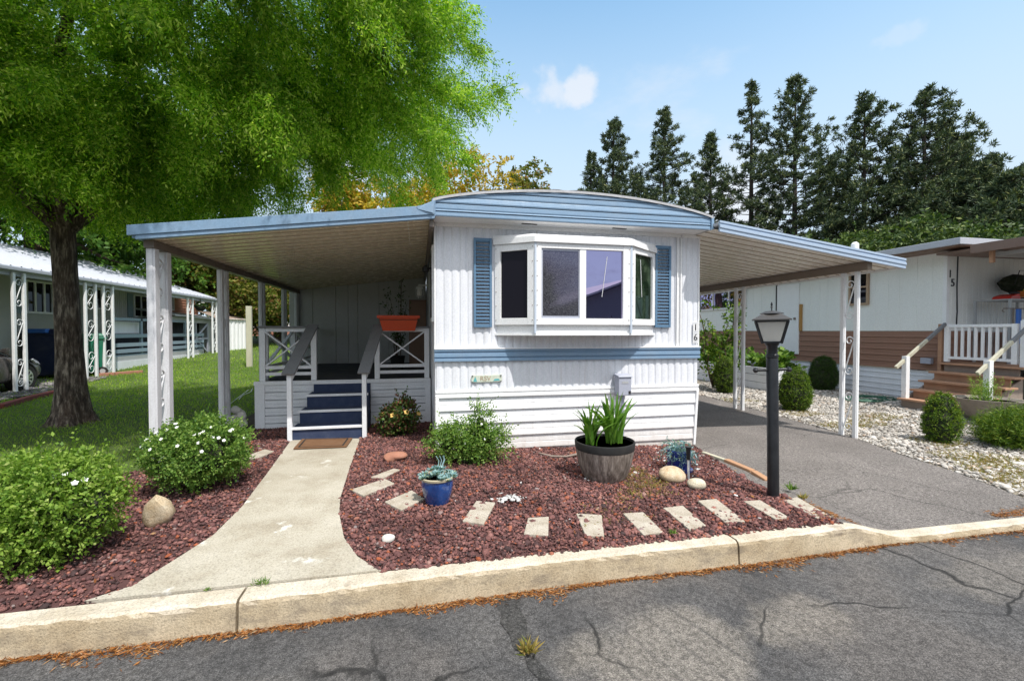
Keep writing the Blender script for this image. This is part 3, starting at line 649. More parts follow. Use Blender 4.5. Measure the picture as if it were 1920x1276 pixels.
u1, u2, u3, u4 = p_(1015, 500).x-1.4, p_(1087, 500).x-1.4, p_(1099, 500).x-1.4, p_(1168, 500).x-1.4; L2 = ln(B1, B2)
frame(B1, B2, u1, L2-u4, 1.655, 2.515, [(u2, u3)])
m = MB(); plank(m, B1, B2, u1+.02, u2-.012, 1.685, 2.49, -.02, -.012); m.build('insect_screen', M['screen'], bw)
m = MB(); plank(m, B1, B2, u1, u1+.02, 1.655, 2.515, -.024, -.004); plank(m, B1, B2, u2-.012, u2, 1.655, 2.515, -.024, -.004); plank(m, B1, B2, u1+.02, u2-.012, 1.655, 1.685, -.024, -.004); plank(m, B1, B2, u1+.02, u2-.012, 2.49, 2.515, -.024, -.004); m.build('screen_frame', M['boxgrey'], bw)
m = MB(); plank(m, B1, B2, u3, u4, 1.655, 2.515, -.026, -.018); m.build('pane', M['glassp'], bw)
m = MB(); m.tube([on(B1, B2, u3+.48*(u4-u3)+.05, 2.44, -.015), on(B1, B2, u3+.44*(u4-u3), 1.93, -.014)], .0035, 6); m.build('blind_wand', M['cloud'], bw)
L3 = ln(B2, B3); frame(B2, B3, .09, .09, 1.655, 2.50)
m = MB(); plank(m, B2, B3, .09, L3-.09, 1.655, 2.50, -.024, -.02)
def grn(t): return t.ramp(t.noise(t.obj((1, 1, .6)), 6, 5), [(.35, (.004, .009, .006)), (.55, (.012, .026, .014)), (.75, (.06, .09, .055))])  # mottled green reflection put into the pane's own colour
m.build('pane', glass('painted_reflection_glass', (.5, .58, .52), .10, (0, 0, 0), .02, grn), bw)
m = MB(); m.tube([on(B2, B3, .25, 2.44, -.012), on(B2, B3, .29, 1.95, -.012)], .005, 6); m.build('blind_wand', M['cloud'], bw)
sc.each('screw', M['beam'], bw)
for A, B in ((B0, B1), (B1, B2), (B2, B3)):
    pass
m = MB(); m.box(1.388, 1.412, 5.312, 5.345, 1.47, 2.60); m.box(2.658, 2.682, 5.312, 5.345, 1.47, 2.60); m.each('mullion_post', paint('pale_blue_trim', (.55, .62, .72), .45), bw)
m = MB(); o_ = .035                                    # sloping white cap over the bay
top = [(.93, Y0-.01, 2.71), (1.39, 5.40, 2.70), (2.68, 5.40, 2.70), (3.235, Y0-.01, 2.68)]; bot = [(.93, Y0-.03, 2.66), (1.385, 5.295, 2.655), (2.685, 5.295, 2.655), (3.235, Y0-.03, 2.63)]
low = [(x, y, z-.07) for x, y, z in bot]; bk = [(1.2, Y0, 2.72), (2.9, Y0, 2.72)]
m.add(top+bot+low, [(i, i+1, 4+i+1, 4+i) for i in range(3)]+[(4+i, 5+i, 9+i, 8+i) for i in range(3)]); m.add([top[0], top[1], top[2], top[3], bk[1], bk[0]], [(0, 1, 2, 3, 4, 5)])
m.build('bay_roof', M['trim'], bw)
# side window and flood light seen along the porch wall
sw = MB(); sw.box(XL-.03, XL-.001, 5.95, 6.55, 1.62, 2.62); s = sw.build('side_window', M['trim'], home, bevel=.004); m = MB(); m.box(XL-.036, XL-.031, 6.0, 6.5, 1.68, 2.56); m.build('pane', M['glassd'], s)
m = MB(); c = (XL-.09, 6.9, 2.38); m.lathe([(.03, 0), (.055, .02), (.055, .07), (.03, .1)], 12, c); m.beam((XL, 6.9, 2.44), (XL-.08, 6.9, 2.44), .03, .03); fl = m.build('flood_light', M['black'], None, True, loc=c)
tag(fl, 'small black flood light on the home side wall under the porch roof', 'light')
# plaques on the front
pl = thing('house_number_plaque', 'white upright house number plaque reading 16 near the right front corner', 'sign', (3.81, Y0-.03, 1.47))
m = MB(); m.box(3.777, 3.851, Y0-.034, Y0-.024, 1.325, 1.625); m.build('backing', M['cloud'], pl, bevel=.004)
for ch, z in (('1', 1.545), ('6', 1.405)):
    me = text(ch, .125); me.transform(Matrix.Translation((3.814, Y0-.0365, z)) @ Matrix.Rotation(PI/2, 4, 'X')); link('digit', me, M['black'], pl)
m = MB()
for z in (1.608, 1.488, 1.462, 1.342):
    m.box(3.79, 3.838, Y0-.036, Y0-.034, z-.003, z+.003)
m.each('tile_border', M['boxgrey'], pl)
tp = thing('name_plate', 'small cream and teal decorated plate on the lower front siding', 'sign', (.85, Y0-.03, .89))
m = MB(); m.prism([(.66, Y0-.03, .845), (1.035, Y0-.03, .85), (1.045, Y0-.03, .87), (1.045, Y0-.03, .925), (1.035, Y0-.03, .94), (.66, Y0-.03, .935), (.65, Y0-.03, .915), (.65, Y0-.03, .865)], (0, .012, 0)); m.build('plate', M['plate'], tp, bevel=.003)
m = MB(); yy = Y0-.032
m.poly([(.675, yy, .855), (.725, yy, .855), (.70, yy, .925)]); m.poly([(.93, yy, .86), (1.02, yy, .865), (1.0, yy, .89), (.95, yy, .885)]); m.each('painted_motif', M['teal'], tp)
me = text('RSV', .085, .001); me.transform(Matrix.Translation((.83, Y0-.0325, .892)) @ Matrix.Rotation(PI/2, 4, 'X')); link('lettering', me, paint('tan_letter', (.45, .33, .22), .6), tp)
m = MB()
for x, z in ((.665, .85), (.665, .93), (1.03, .855), (1.03, .932)): m.lathe([(.011, -.004), (.011, .004)], 8, (x, Y0-.034, z))
m.each('corner_bolt', M['blackdull'], tp)
mb_ = thing('meter_box', 'grey utility meter box on a conduit at the lower front wall', 'utility box', (2.70, Y0-.1, 0))
m = MB(); m.box(2.595, 2.775, Y0-.17, Y0-.035, .64, .885); m.prism([(2.585, Y0-.03, .885), (2.585, Y0-.185, .885), (2.585, Y0-.175, .905), (2.585, Y0-.03, .925)], (.2, 0, 0)); m.build('box', M['boxgrey'], mb_, bevel=.006)
m = MB(); m.box(2.735, 2.765, Y0-.176, Y0-.17, .66, .70); m.build('lock_hole', M['blackdull'], mb_)
m = MB(); m.box(2.64, 2.73, Y0-.173, Y0-.1705, .80, .83); m.build('label_plate', M['grey'], mb_)
m = MB(); m.tube([(2.69, Y0-.09, .65), (2.69, Y0-.09, -.1)], .022, 10); m.build('conduit', M['boxgrey'], mb_, True)
# ------------------------------------------------------------------ porch awning (left) and carport (right)
def scroll_pts(y, x, z0, z1, w, flip=1):
    """flat S scroll in the plane of a post pair (plane along y)"""
    pts = []; zc = (z0+z1)/2; h = (z1-z0)/2
    for s in (-1, 1):
        seg = []
        for i in range(15):
            t = i/14; a = t*1.5*2*PI*.75; r = w*.42*(1-t*.72); cz = zc+s*(h-w*.42)
            seg.append((x, y+flip*s*(-r*math.cos(a))*-1, cz+s*r*math.sin(a)))
        pts.append(seg)
    return list(reversed(pts[0]))+pts[1]
def lattice_post(parent, x, y, z0, z1, gap, w, mat, n=3, pk='lattice_post', flip=1, scroll=True, along='y'):
    m = MB()
    for s in (-1, 1):
        if along == 'y': m.box(x-w/2, x+w/2, y+s*gap/2-w/2, y+s*gap/2+w/2, z0, z1)
        else: m.box(x+s*gap/2-w/2, x+s*gap/2+w/2, y-w/2, y+w/2, z0, z1)
    for s in (-1, 1):
        if along == 'y': m.box(x-w*.25, x+w*.25, y+s*gap/2-w/2-.008, y+s*gap/2-w/2, z0, z1)
    o = m.build(pk, mat, parent, bevel=.006)
    if scroll:
        for k in range(n):
            a = z0+(z1-z0)*(k+.16)/n; b = z0+(z1-z0)*(k+.86)/n; mm = MB(); pts = scroll_pts(y, x, a, b, gap-w, flip)
            if along == 'x': pts = [(x+(p[1]-y), y, p[2]) for p in pts]
            mm.tube(pts, .009, 6); mm.build('scroll', mat, o, True)
    return o
aw = thing('porch_awning', 'blue edged flat awning roof with cream ribbed underside over the porch', 'awning', (-1.4, 8, 0))
AX0, AX1, AY0, AY1 = -2.85, .19, 5.32, 11.42
def zaw(x): return 2.455+(x-AX0)/(AX1-AX0)*.37
def pan_profile(y0, y1, pitch=.2):
    pr = []; y = y0
    while y < y1: pr += [(y, 0), (y+pitch*.93, .002), (y+pitch*.935, -.006), (y+pitch*.99, -.006)]; y += pitch
    return pr
SEAM_SHADE = paint('seam_shade', (.40, .32, .23), .5, amt=.2)
def seams(o):                                 # shade of the narrow slots between pans, put into the seam colour
    o.data.materials.append(SEAM_SHADE)
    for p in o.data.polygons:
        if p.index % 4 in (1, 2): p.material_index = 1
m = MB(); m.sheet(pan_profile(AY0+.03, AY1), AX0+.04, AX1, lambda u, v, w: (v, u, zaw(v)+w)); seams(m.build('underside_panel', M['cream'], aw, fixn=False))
m = MB(); m.add([(x, y, zaw(x)+z) for z in (.05, .11) for y in (AY0+.03, AY1) for x in (AX0, AX1)], [(0, 2, 3, 1), (4, 5, 7, 6), (0, 1, 5, 4), (2, 6, 7, 3), (0, 4, 6, 2), (1, 3, 7, 5)]); m.build('roof_panel', M['roofw'], aw)
def fas(y, zt, zb, x0=AX0, x1=AX1): return [(x0, y, zaw(x0)+zb), (x1, y, zaw(x1)+zb), (x1, y, zaw(x1)+zt), (x0, y, zaw(x0)+zt)]
m = MB(); m.prism(fas(AY0-.012, .135, .03, AX0-.07), (0, .03, 0)); m.prism(fas(AY0+.002, .03, -.015, AX0-.0), (0, .05, 0)); m.prism([(AX0-.04, AY0+.02, zaw(AX0)-.0), (AX0-.04, AY1, zaw(AX0)-.0), (AX0-.04, AY1, zaw(AX0)+.12), (AX0-.04, AY0+.02, zaw(AX0)+.12)], (.03, 0, 0)); m.build('fascia', M['blue'], aw, bevel=.004)
m = MB(); m.add([(.0, AY0-.016, zaw(.0)+.10), (.17, AY0-.03, zaw(.1)+.05), (.185, AY0-.02, zaw(.1)+.20), (.06, AY0-.01, zaw(.0)+.155), (-.02, AY0-.018, zaw(0)+.13)], [(0, 1, 2), (0, 2, 3), (0, 3, 4)]); m.add([(.06, AY0-.01, zaw(0)+.155), (.185, AY0-.02, zaw(.1)+.20), (.18, AY0+.4, zaw(.1)+.20), (.0, AY0+.4, zaw(0)+.12)], [(0, 1, 2, 3)]); m.build('bent_flashing', M['blue'], aw)
PX = -2.79
m = MB(); m.box(PX-.05, PX+.05, AY0+.12, AY1, zaw(PX)-.085, zaw(PX)-.004); m.build('beam', M['brass'], aw, bevel=.004)
m = MB(); m.box(AX1-.06, AX1-.01, AY0+.06, AY1, zaw(AX1)-.1, zaw(AX1)-.004); m.build('ledger', M['brass'], aw)
lattice_post(aw, PX, 5.63, -.05, zaw(PX)-.085, .24, .085, M['post'], 4, 'support_post')
lattice_post(aw, PX, 7.27, -.05, zaw(PX)-.085, .17, .07, M['post'], 4, 'support_post')
for y in (8.92, 10.3, 11.3): lattice_post(aw, PX, y, -.05, zaw(PX)-.085, .14, .06, M['post'], 0, 'support_post', scroll=False)
m = MB(); pts = [(-.12, 5.45+.17*k, zaw(-.12)-.006) for k in range(9)]
for p in pts: m.lathe([(.006, -.008), (.006, .008)], 6, p)
m.each('string_light', M['cloud'], aw)
cp = thing('carport_awning', 'white and blue carport roof on scrolled white posts right of the home', 'carport', (5.2, 8, 0))
CX0, CX1, CY0, CY1 = 3.86, 6.9, 5.22, 12.5
def zcp(x): return 2.83-(x-CX0)/(CX1-CX0)*.40
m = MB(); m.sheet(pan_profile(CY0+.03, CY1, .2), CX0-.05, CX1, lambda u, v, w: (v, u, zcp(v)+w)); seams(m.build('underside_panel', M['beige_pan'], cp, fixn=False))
m = MB(); m.add([(x, y, zcp(x)+z) for z in (.06, .10) for y in (CY0+.03, CY1) for x in (CX0, CX1)], [(0, 2, 3, 1), (4, 5, 7, 6), (0, 1, 5, 4), (2, 6, 7, 3), (0, 4, 6, 2), (1, 3, 7, 5)]); m.build('roof_panel', M['roofw'], cp)
def fc(y, zt, zb): return [(CX0, y, zcp(CX0)+zb), (CX1+.02, y, zcp(CX1)+zb), (CX1+.02, y, zcp(CX1)+zt), (CX0, y, zcp(CX0)+zt)]
PBL = paint('pale_blue_fascia', (.40, .50, .64), .4, dirt=(.5, .5, .5), amt=.25)
m = MB(); m.prism(fc(CY0-.014, .115, .085), (0, .03, 0)); m.prism(fc(CY0-.004, .085, .06), (0, .03, 0)); m.prism(fc(CY0-.018, .06, .02), (0, .03, 0)); m.prism(fc(CY0-.008, .02, -.03), (0, .025, 0)); m.build('fascia', PBL, cp, bevel=.003)
m = MB(); m.prism([(CX1-.01, CY0, zcp(CX1)-.03), (CX1-.01, CY1, zcp(CX1)-.03), (CX1-.01, CY1, zcp(CX1)+.11), (CX1-.01, CY0, zcp(CX1)+.11)], (.03, 0, 0)); m.build('side_gutter', M['trim'], cp)
BX = 6.36
m = MB(); m.box(BX-.04, BX+.04, CY0+.06, CY1, zcp(BX)-.12, zcp(BX)-.003); m.build('beam', M['beam'], cp, bevel=.003)
for y, fl in ((5.6, 1), (7.98, 1), (10.5, 1)): lattice_post(cp, BX+.03, y, g(BX, y)-.05, zcp(BX)-.12, .22, .055, M['trim'], 3, 'support_post', -fl)
# ------------------------------------------------------------------ porch with steps
po = thing('porch', 'raised porch with blue carpeted steps and white crossed railings', 'porch', (-1.1, 7.5, 0))
DX0, DX1, DY0, DY1, DZ = -2.44, .19, 7.5, 11.36, .72
m = MB(); m.box(DX0, DX1, DY0+.03, DY1, DZ-.08, DZ); m.build('deck', M['deck'], po)
m = MB(); m.box(DX0-.03, DX1, DY0-.02, DY0+.029, DZ-.055, DZ+.004); m.box(-1.70, -.76, DY0-.03, DY0-.02, DZ-.012, DZ+.006); m.each('edge_board', M['white'], po, bevel=.004)
def board_profile(z0, z1, pitch=.105):
    pr = []; z = z1
    while z > z0: pr += [(z, .012), (z-pitch*.42, .012), (z-pitch*.45, .004), (z-pitch*.49, .004), (z-pitch*.52, .014), (z-pitch+.014, .014), (z-pitch+.012, -.03), (z-pitch, -.03)]; z -= pitch
    return pr
m = MB()
for a, b in ((DX0+.12, -1.5), (-.76, DX1-.09)): m.sheet(board_profile(-.05, DZ-.055, .12), a, b, lambda u, v, w: (v, DY0-w+.012, u))
m.sheet(board_profile(-.05, DZ-.055, .12), DY0, DY1, lambda u, v, w: (DX0-w, v, u)); m.build('skirting', M['white'], po, fixn=False)
m = MB(); m.box(DX0-.02, DX0+.12, DY0-.014, DY0+.03, -.05, DZ-.055); m.box(DX1-.09, DX1, DY0-.014, DY0+.03, -.05, DZ-.055); m.each('corner_board', M['white'], po, bevel=.003)
sx0, sx1 = -1.70, -.77; st = [(6.56, .18, 0), (6.86, .36, .0), (7.16, .545, .0)]
for i, (y, z, o) in enumerate(st):
    xa = sx0+.03*i; m = MB(); m.box(xa, sx1, y, 7.5 if i == 2 else st[i+1][0]+.02, -.04, z); s = m.build('step', M['carpet'], po, bevel=.006)
    m = MB(); m.box(xa-.02, sx1+.01, y-.022, y+.012, z-.028, z+.006); m.build('nosing', M['white'], s, bevel=.003)
m = MB(); m.box(sx0+.09, sx1, 7.47, 7.498, .545, DZ-.056); m.build('riser', M['carpet'], po)
for x in (sx0-.02, sx1+.02):
    m = MB(); m.box(x-.03, x+.03, 6.53, 6.60, -.03, .90); m.build('rail_post', M['white'], po, bevel=.004)
    xt = x+(.10 if x < -1.2 else .12)
    m = MB(); m.beam((x+.0, 6.48, .915), (xt, 7.52, 1.59), .165, .03); m.build('handrail', M['greyrail'], po, bevel=.004)
    m = MB(); m.beam((x+.02, 6.56, .86), (xt, 7.5, 1.47), .03, .07); m.build('rail_brace', M['white'], po, bevel=.003)
def xrail(xa, ya, xb, yb):
    a, b = Vector((xa, ya, 0)), Vector((xb, yb, 0)); d = (b-a).normalized(); U = Vector((0, 0, 1)); nn = Vector((-d.y, d.x, 0))*.004
    m = MB(); m.beam(a+U*1.515+d*.04, b+U*1.515-d*.04, .03, .06); R = m.build('railing', M['white'], po, bevel=.003); m = MB()
    for p, q in ((a, a), (b, b)): m.box(p.x-.04, p.x+.04, p.y-.03, p.y+.03, DZ+.005, 1.545)
    m.each('rail_post', M['white'], R, bevel=.004); m = MB()
    for z in (.93, .83): m.beam(a+U*z+d*.04, b+U*z-d*.04, .03, .05)
    m.each('lower_rail', M['white'], R, bevel=.003)
    m = MB(); m.beam(a+U*1.485+d*.04-nn, b+U*.955-d*.04-nn, .022, .055, d.cross(U)); m.beam(a+U*.955+d*.04+nn*2, b+U*1.485-d*.04+nn*2, .022, .055, d.cross(U)); m.each('cross_brace', M['white'], R, bevel=.003)
    m = MB(); m.beam(a+U*1.56-d*.05, b+U*1.56+d*.05, .14, .028); m.build('rail_cap', M['greyrail'], R, bevel=.004)
xrail(-2.36, 7.56, -1.62, 7.56); xrail(-.66, 7.56, .13, 7.56); xrail(-2.36, 7.7, -2.36, 9.3); xrail(-2.36, 9.4, -2.36, 11.2)
rm = thing('storage_room', 'grey grooved panel wall of the room closing the porch end', 'porch room', (-1.1, 11.4, 0))
m = MB(); pr = []
x = -2.98
for k, w in enumerate([.22, .30, .52, .28, .22, .5, .22, .3, .6]): pr += [(x, .0), (x+.012, .014), (x+w-.012, .014)]; x += w
pr.append((x, 0)); m.sheet(pr, -.05, 2.9, lambda u, v, w: (u, 11.42-w, v)); m.build('wall', M['greywall'], rm, fixn=False)
m = MB(); m.box(-2.9, .18, 11.44, 15, -.05, 2.6); m.build('back_wall', M['greywall'], rm)
# porch things
pb = thing('planter_box', 'orange plastic planter box on the right porch rail', 'planter', (-.3, 7.45, 1.58))
m = MB(); z0, z1 = 1.50, 1.70; a = [(-.56, 7.39, z0), (-.06, 7.39, z0), (-.06, 7.55, z0), (-.56, 7.55, z0)]; b = [(-.61, 7.34, z1), (-.01, 7.34, z1), (-.01, 7.60, z1), (-.61, 7.60, z1)]
m.add(a+b, [(0, 3, 2, 1), (0, 1, 5, 4), (1, 2, 6, 5), (2, 3, 7, 6), (3, 0, 4, 7)]); m.build('trough', M['terracotta'], pb, bevel=.006)
m = MB(); m.box(-.64, .02, 7.31, 7.345, z1, z1+.045); m.box(-.64, .02, 7.595, 7.63, z1, z1+.045); m.box(-.64, -.605, 7.345, 7.595, z1, z1+.045); m.box(-.015, .02, 7.345, 7.595, z1, z1+.045); m.build('rim', M['terracotta'], pb, bevel=.005)
m = MB(); m.box(-.605, -.015, 7.345, 7.595, z1-.03, z1); m.build('potting_soil', M['soil'], pb)
cb = thing('porch_cabinet', 'tall brown cabinet against the home wall inside the porch', 'cabinet', (-.03, 9.9, .72))
m = MB(); m.box(-.2, .16, 9.75, 10.2, .72, 2.16); m.build('carcass', paint('cab_brown', (.2, .12, .085), .6), cb, bevel=.006); m = MB(); m.box(-.19, .15, 9.735, 9.748, .76, 2.12); m.build('door', paint('cab_door', (.24, .145, .10), .6), cb, bevel=.003)
lp = thing('wall_lantern', 'small white caged lantern on the porch wall above the cabinet', 'lantern', (.04, 9.45, 2.3)); c = (.02, 9.45, 2.26)
m = MB(); m.lathe([(.05, .1), (.075, .11), (.075, .135), (.03, .17), (.02, .2)], 14, c); m.beam((.19, 9.45, 2.44), (c[0], 9.45, 2.44), .03, .03); m.build('cap', M['trim'], lp, True)
m = MB(); m.lathe([(.02, -.06), (.048, -.04), (.055, .03), (.048, .1)], 14, c); m.build('globe', M['frost'], lp, True)
m = MB()
for k in range(6):
    t = k*PI/3; m.tube([(c[0]+.072*math.cos(t), c[1]+.072*math.sin(t), c[2]+.11), (c[0]+.072*math.cos(t), c[1]+.072*math.sin(t), c[2]-.03), (c[0]+.02*math.cos(t), c[1]+.02*math.sin(t), c[2]-.085)], .005, 5)
m.build('cage', M['trim'], lp)
pp = thing('potted_plant', 'dark straggly plant in a pot standing behind the orange planter', 'plant', (-.42, 9.3, .72))
m = MB(); m.lathe([(.11, 0), (.15, .26), (.16, .28), (.14, .28), (.13, .22)], 16, (-.42, 9.3, .72)); m.build('pot', M['blackdull'], pp, True)
m = MB(); tips = []
for k in range(9):
    t = random.uniform(0, 6.28); r = random.uniform(.05, .28); q = (-.42+r*math.cos(t), 9.3+r*math.sin(t), random.uniform(1.7, 2.3)); tips += limb(m, (-.42, 9.3, .95), q, .007, .003, 0, 5, 6, .05)[2:]
m.tube([(-.36, 9.3, .9), (-.34, 9.3, 2.5)], .008, 6); tips += [(-.34+random.uniform(-.03, .03), 9.3, z) for z in (2.1, 2.2, 2.3, 2.4, 2.48)]
m.build('stems', M['twig'], pp); T = np.array(tips); P = np.repeat(T, 9, 0)+RNG.normal(size=(len(T)*9, 3))*.04
link('leaves', leaf_mesh('leaves', P, rdir(len(P)), .06+.04*RNG.random(len(P)), .025), M['boxleafd'], pp)
dm = thing('doormat', 'brown coir doormat at the foot of the blue steps', 'doormat', (-1.24, 6.3, .012))
a, b, c_, d = atz(550, 842, .02), atz(650, 838, .02), atz(661, 822, .02), atz(566, 824, .02)
m = MB(); m.prism([a, b, c_, d], (0, 0, .014)); m.build('mat', M['mat'], dm, bevel=.003)
ct = (a+b+c_+d)/4; m = MB(); q = [ct+(p-ct)*.86 for p in (a, b, c_, d)]; q2 = [ct+(p-ct)*.8 for p in (a, b, c_, d)]
m.add([(p.x, p.y, .037) for p in q+q2], [(i, (i+1) % 4, 4+(i+1) % 4, 4+i) for i in range(4)]); m.build('border_line', M['blackdull'], dm)
# ------------------------------------------------------------------ left neighbour
GL = lambda x, y: g(x, y)
nb = thing('neighbour_home', 'long pale home with white metal roof and scrolled posts on the left', 'mobile home', (-11.5, 15, 0))
EX, EZ, NY0, NY1 = -9.55, 2.93, 7.0, 24.3
m = MB(); pr = []; y = NY0
while y < NY1: pr += [(y, 0), (y+.03, .03), (y+.06, .03), (y+.09, 0)]; y += .3
m.sheet(pr, 0, 1, lambda u, v, w: (EX-.05-v*3.95, u, EZ+.13+v*1.34+w)); m.sheet(pr, 0, 1, lambda u, v, w: (-13.55-v*4, u, EZ+.13+1.34-v*1.34+w)); m.build('roof', M['metalroof'], nb, fixn=False)
m = MB(); m.box(EX-.03, EX+.02, NY0, NY1, EZ, EZ+.13); m.box(EX+.02, EX+.10, NY0, NY1, EZ+.02, EZ+.10); m.box(EX-.1, EX-.03, NY0, NY1, EZ-.1, EZ+.02); m.build('gutter', M['metalroof'], nb, bevel=.01)
m = MB(); m.add([(EX-.1, NY0, EZ+.02), (EX-.1, NY1, EZ+.02), (-11.3, NY1, EZ+.32), (-11.3, NY0, EZ+.32)], [(0, 1, 2, 3)]); m.build('porch_ceiling', M['grey'], nb)
WX = -11.3; s1 = atx(212, 600, WX).y; s2 = atx(322, 580, WX).y
m = MB(); m.box(WX-.1, WX, NY0, s1, .1, 3.3); m.build('wall', paint('pale_wall', (.46, .47, .43), .6), nb)
m = MB(); m.sheet(rib_profile(s1, s2, .12, .015), .5, 3.3, lambda u, v, w: (WX+w, u, v)); m.build('ribbed_wall', paint('pale_rib', (.55, .55, .56), .5), nb, fixn=False)
m = MB(); m.sheet(lap_profile(.3, 3.25, .13, .03), s2, NY1+2, lambda u, v, w: (WX+w, v, u)); m.build('lap_wall', M['salmon'], nb, fixn=False)
m = MB(); m.box(-15.8, WX-.1, NY1+1.9, NY1+2, .3, 3.2); m.build('end_wall', M['salmon'], nb)
def nwin(px0, px1, py0, py1, bars=1, shut=False):
    a, b = atx(px0, py0, WX+.02), atx(px1, py1, WX+.02); z1 = atx((px0+px1)/2, py0, WX).z; z0 = atx((px0+px1)/2, py1, WX).z; m = MB(); x = WX+.02; w = .06
    m.box(x, x+.05, a.y, a.y+w, z0, z1); m.box(x, x+.05, b.y-w, b.y, z0, z1); m.box(x, x+.05, a.y+w, b.y-w, z1-w, z1); m.box(x, x+.05, a.y+w, b.y-w, z0, z0+w)
    for k in range(bars): yc = a.y+(b.y-a.y)*(k+1)/(bars+1); m.box(x, x+.045, yc-w/2, yc+w/2, z0+w, z1-w)
    o = m.build('window', M['trim'], nb); m = MB(); m.box(x-.01, x+.012, a.y+w, b.y-w, z0+w, z1-w); m.build('pane', M['glassd'], o)
    if shut:
        for y in (a.y-.36, b.y+.04):
            m = MB(); m.box(WX+.01, WX+.05, y, y+.32, z0, z1); m.build('shutter', M['bluerail'], nb)
nwin(45, 98, 527, 588, 2, True); nwin(172, 190, 540, 580, 0); nwin(249, 277, 553, 595, 1, True); nwin(317, 325, 555, 582, 1); nwin(387, 395, 563, 583, 0)
for px, pb_ in ((36, 735), (170, 705), (203, 698), (357, 668), (402, 660)):
    p = atx(px, 600, EX); lattice_post(nb, EX, p.y, g(EX, p.y)-.03, EZ-.02, .30 if px < 100 else .42, .065, M['trim'], 3, 'support_post')
# deck with blue-grey rails
dk = thing('neighbour_deck', 'raised deck with blue grey board rails under the left neighbour roof', 'deck', (-10.4, 19, .3))
d0, d1 = atx(214, 650, -9.95).y, atx(381, 640, -9.95).y; gd = g(-10, d0)
m = MB(); m.box(-11.25, -9.95, d0, d1, .62, .68); m.build('floor', M['bluerail'], dk); m = MB(); m.box(-9.95, -9.9, d0, d1, gd-.1, .46); m.build('white_skirt', M['white'], dk); m = MB(); m.box(-9.99, -9.93, d0, d1, .46, .63); m.build('rim_board', M['grey'], dk)
m = MB()
for z in (.74, .95, 1.26): m.box(-9.96, -9.91, d0, d1, z, z+.13)
m.each('rail_board', M['bluerail'], dk)
n = 5
for k in range(n):
    y = d0+(d1-d0)*k/(n-1); m = MB(); m.box(-10.03, -9.961, y-.05, y+.05, .66, 1.95 if k < 4 else 1.4); m.build('rail_post', M['bluerail'], dk)
m = MB(); m.box(-10.03, -9.961, d0+.05, d0+(d1-d0)*.75-.05, 1.86, 1.95); m.build('top_rail', M['bluerail'], dk)
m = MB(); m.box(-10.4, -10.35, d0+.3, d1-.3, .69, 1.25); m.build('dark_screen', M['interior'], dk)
m = MB(); m.box(-10.2, -10.17, d0+.35, d0+1.9, 1.42, 1.82); m.box(-10.2, -10.17, d0+2.5, d0+4, 1.42, 1.8); m.each('white_panel', M['white'], dk)
# sheds, post, basket
sh = thing('grey_shed', 'grey lean-to shed with an open dark doorway under the far neighbour roof', 'shed', (-9.9, 22.5, .5))
y0, y1 = atx(316, 620, -10.1).y, atx(416, 620, -9.9).y; gs = g(-10, y0)
ya, yb = atx(365, 640, -10).y, atx(389, 640, -10).y
m = MB(); m.box(-12.5, -10, yb, y1, gs-.1, 2.1); m.box(-12.5, -12.4, y0, yb, gs, 2.1); m.box(-10.05, -10, y0, yb, 1.86, 2.1); m.build('wall', M['grey'], sh)
m = MB(); m.prism([(-9.8, y0-.1, 2.12), (-9.8, y1+.1, 2.02), (-12.6, y1+.1, 2.5), (-12.6, y0-.1, 2.6)], (0, 0, .07)); m.build('roof', M['grey'], sh)
m = MB(); m.box(-10.4, -10.36, y0, yb, gs, 1.86); m.build('dark_doorway', M['interior'], sh)
m = MB(); m.box(-10.0, -9.95, ya, ya+.09, gs, 1.84); m.box(-10.0, -9.95, yb-.09, yb, gs, 1.84); m.beam((-9.97, ya+.1, 1.2), (-9.97, yb-.1, 1.8), .04, .08); m.beam((-9.97, ya+.1, 1.1), (-9.97, yb-.1, .5), .04, .08); m.box(-10.0, -9.95, ya+.09, yb-.09, 1.1, 1.18); m.build('door_frame', M['boxgrey'], sh)
ws = thing('white_metal_shed', 'white ribbed metal shed with a tan shingle roof at the lawn end', 'shed', (-9.2, 25.5, .5))
a, b = Vector((-9.75, 24.6, 0)), Vector((-9.05, 26.3, 0)); gs = g(-9.3, 25.4)
a = atx(411, 640, -9.7); b = atx(461, 640, -9.0); m = MB(); L = math.hypot(b.x-a.x, b.y-a.y); ux, uy = (b.x-a.x)/L, (b.y-a.y)/L
m.sheet(rib_profile(0, L, .24, .03), gs-.1, 2.12, lambda u, v, w: (a.x+ux*u+uy*w, a.y+uy*u-ux*w, v)); m.build('wall', M['trim'], ws, fixn=False)
m = MB(); m.box(a.x-2, a.x-.02, b.y+.1, b.y+2.4, gs-.1, 2.05); m.build('rear_wall', M['trim'], ws)
m = MB(); m.add([(a.x-ux*.1+.08, a.y-uy*.1-.08, 2.08), (b.x+ux*.1+.08, b.y+uy*.1-.08, 2.08), (b.x-1.2, b.y+.9, 2.50), (a.x-1.2, a.y+.7, 2.50)], [(0, 1, 2, 3)]); m.build('roof', M['shingle'], ws)
fp = atg(468, 686); m = MB(); m.box(fp.x-.09, fp.x+.09, fp.y-.06, fp.y+.06, fp.z-.1, atx(468, 574, fp.x).z); tag(m.build('timber_post', M['palewood'], None, bevel=.01, loc=fp), 'weathered pale timber post standing alone on the lawn before the white shed', 'post')
hb = atx(376, 575, -9.5); bk = thing('hanging_basket', 'dark hanging basket of white flowers under the left neighbour eave', 'hanging basket', tuple(hb))
m = MB(); m.lathe([(.12, -.17), (.2, -.08), (.23, .03), (.21, .03), (.16, -.05)], 16, hb); m.build('bowl', M['blackdull'], bk, True)
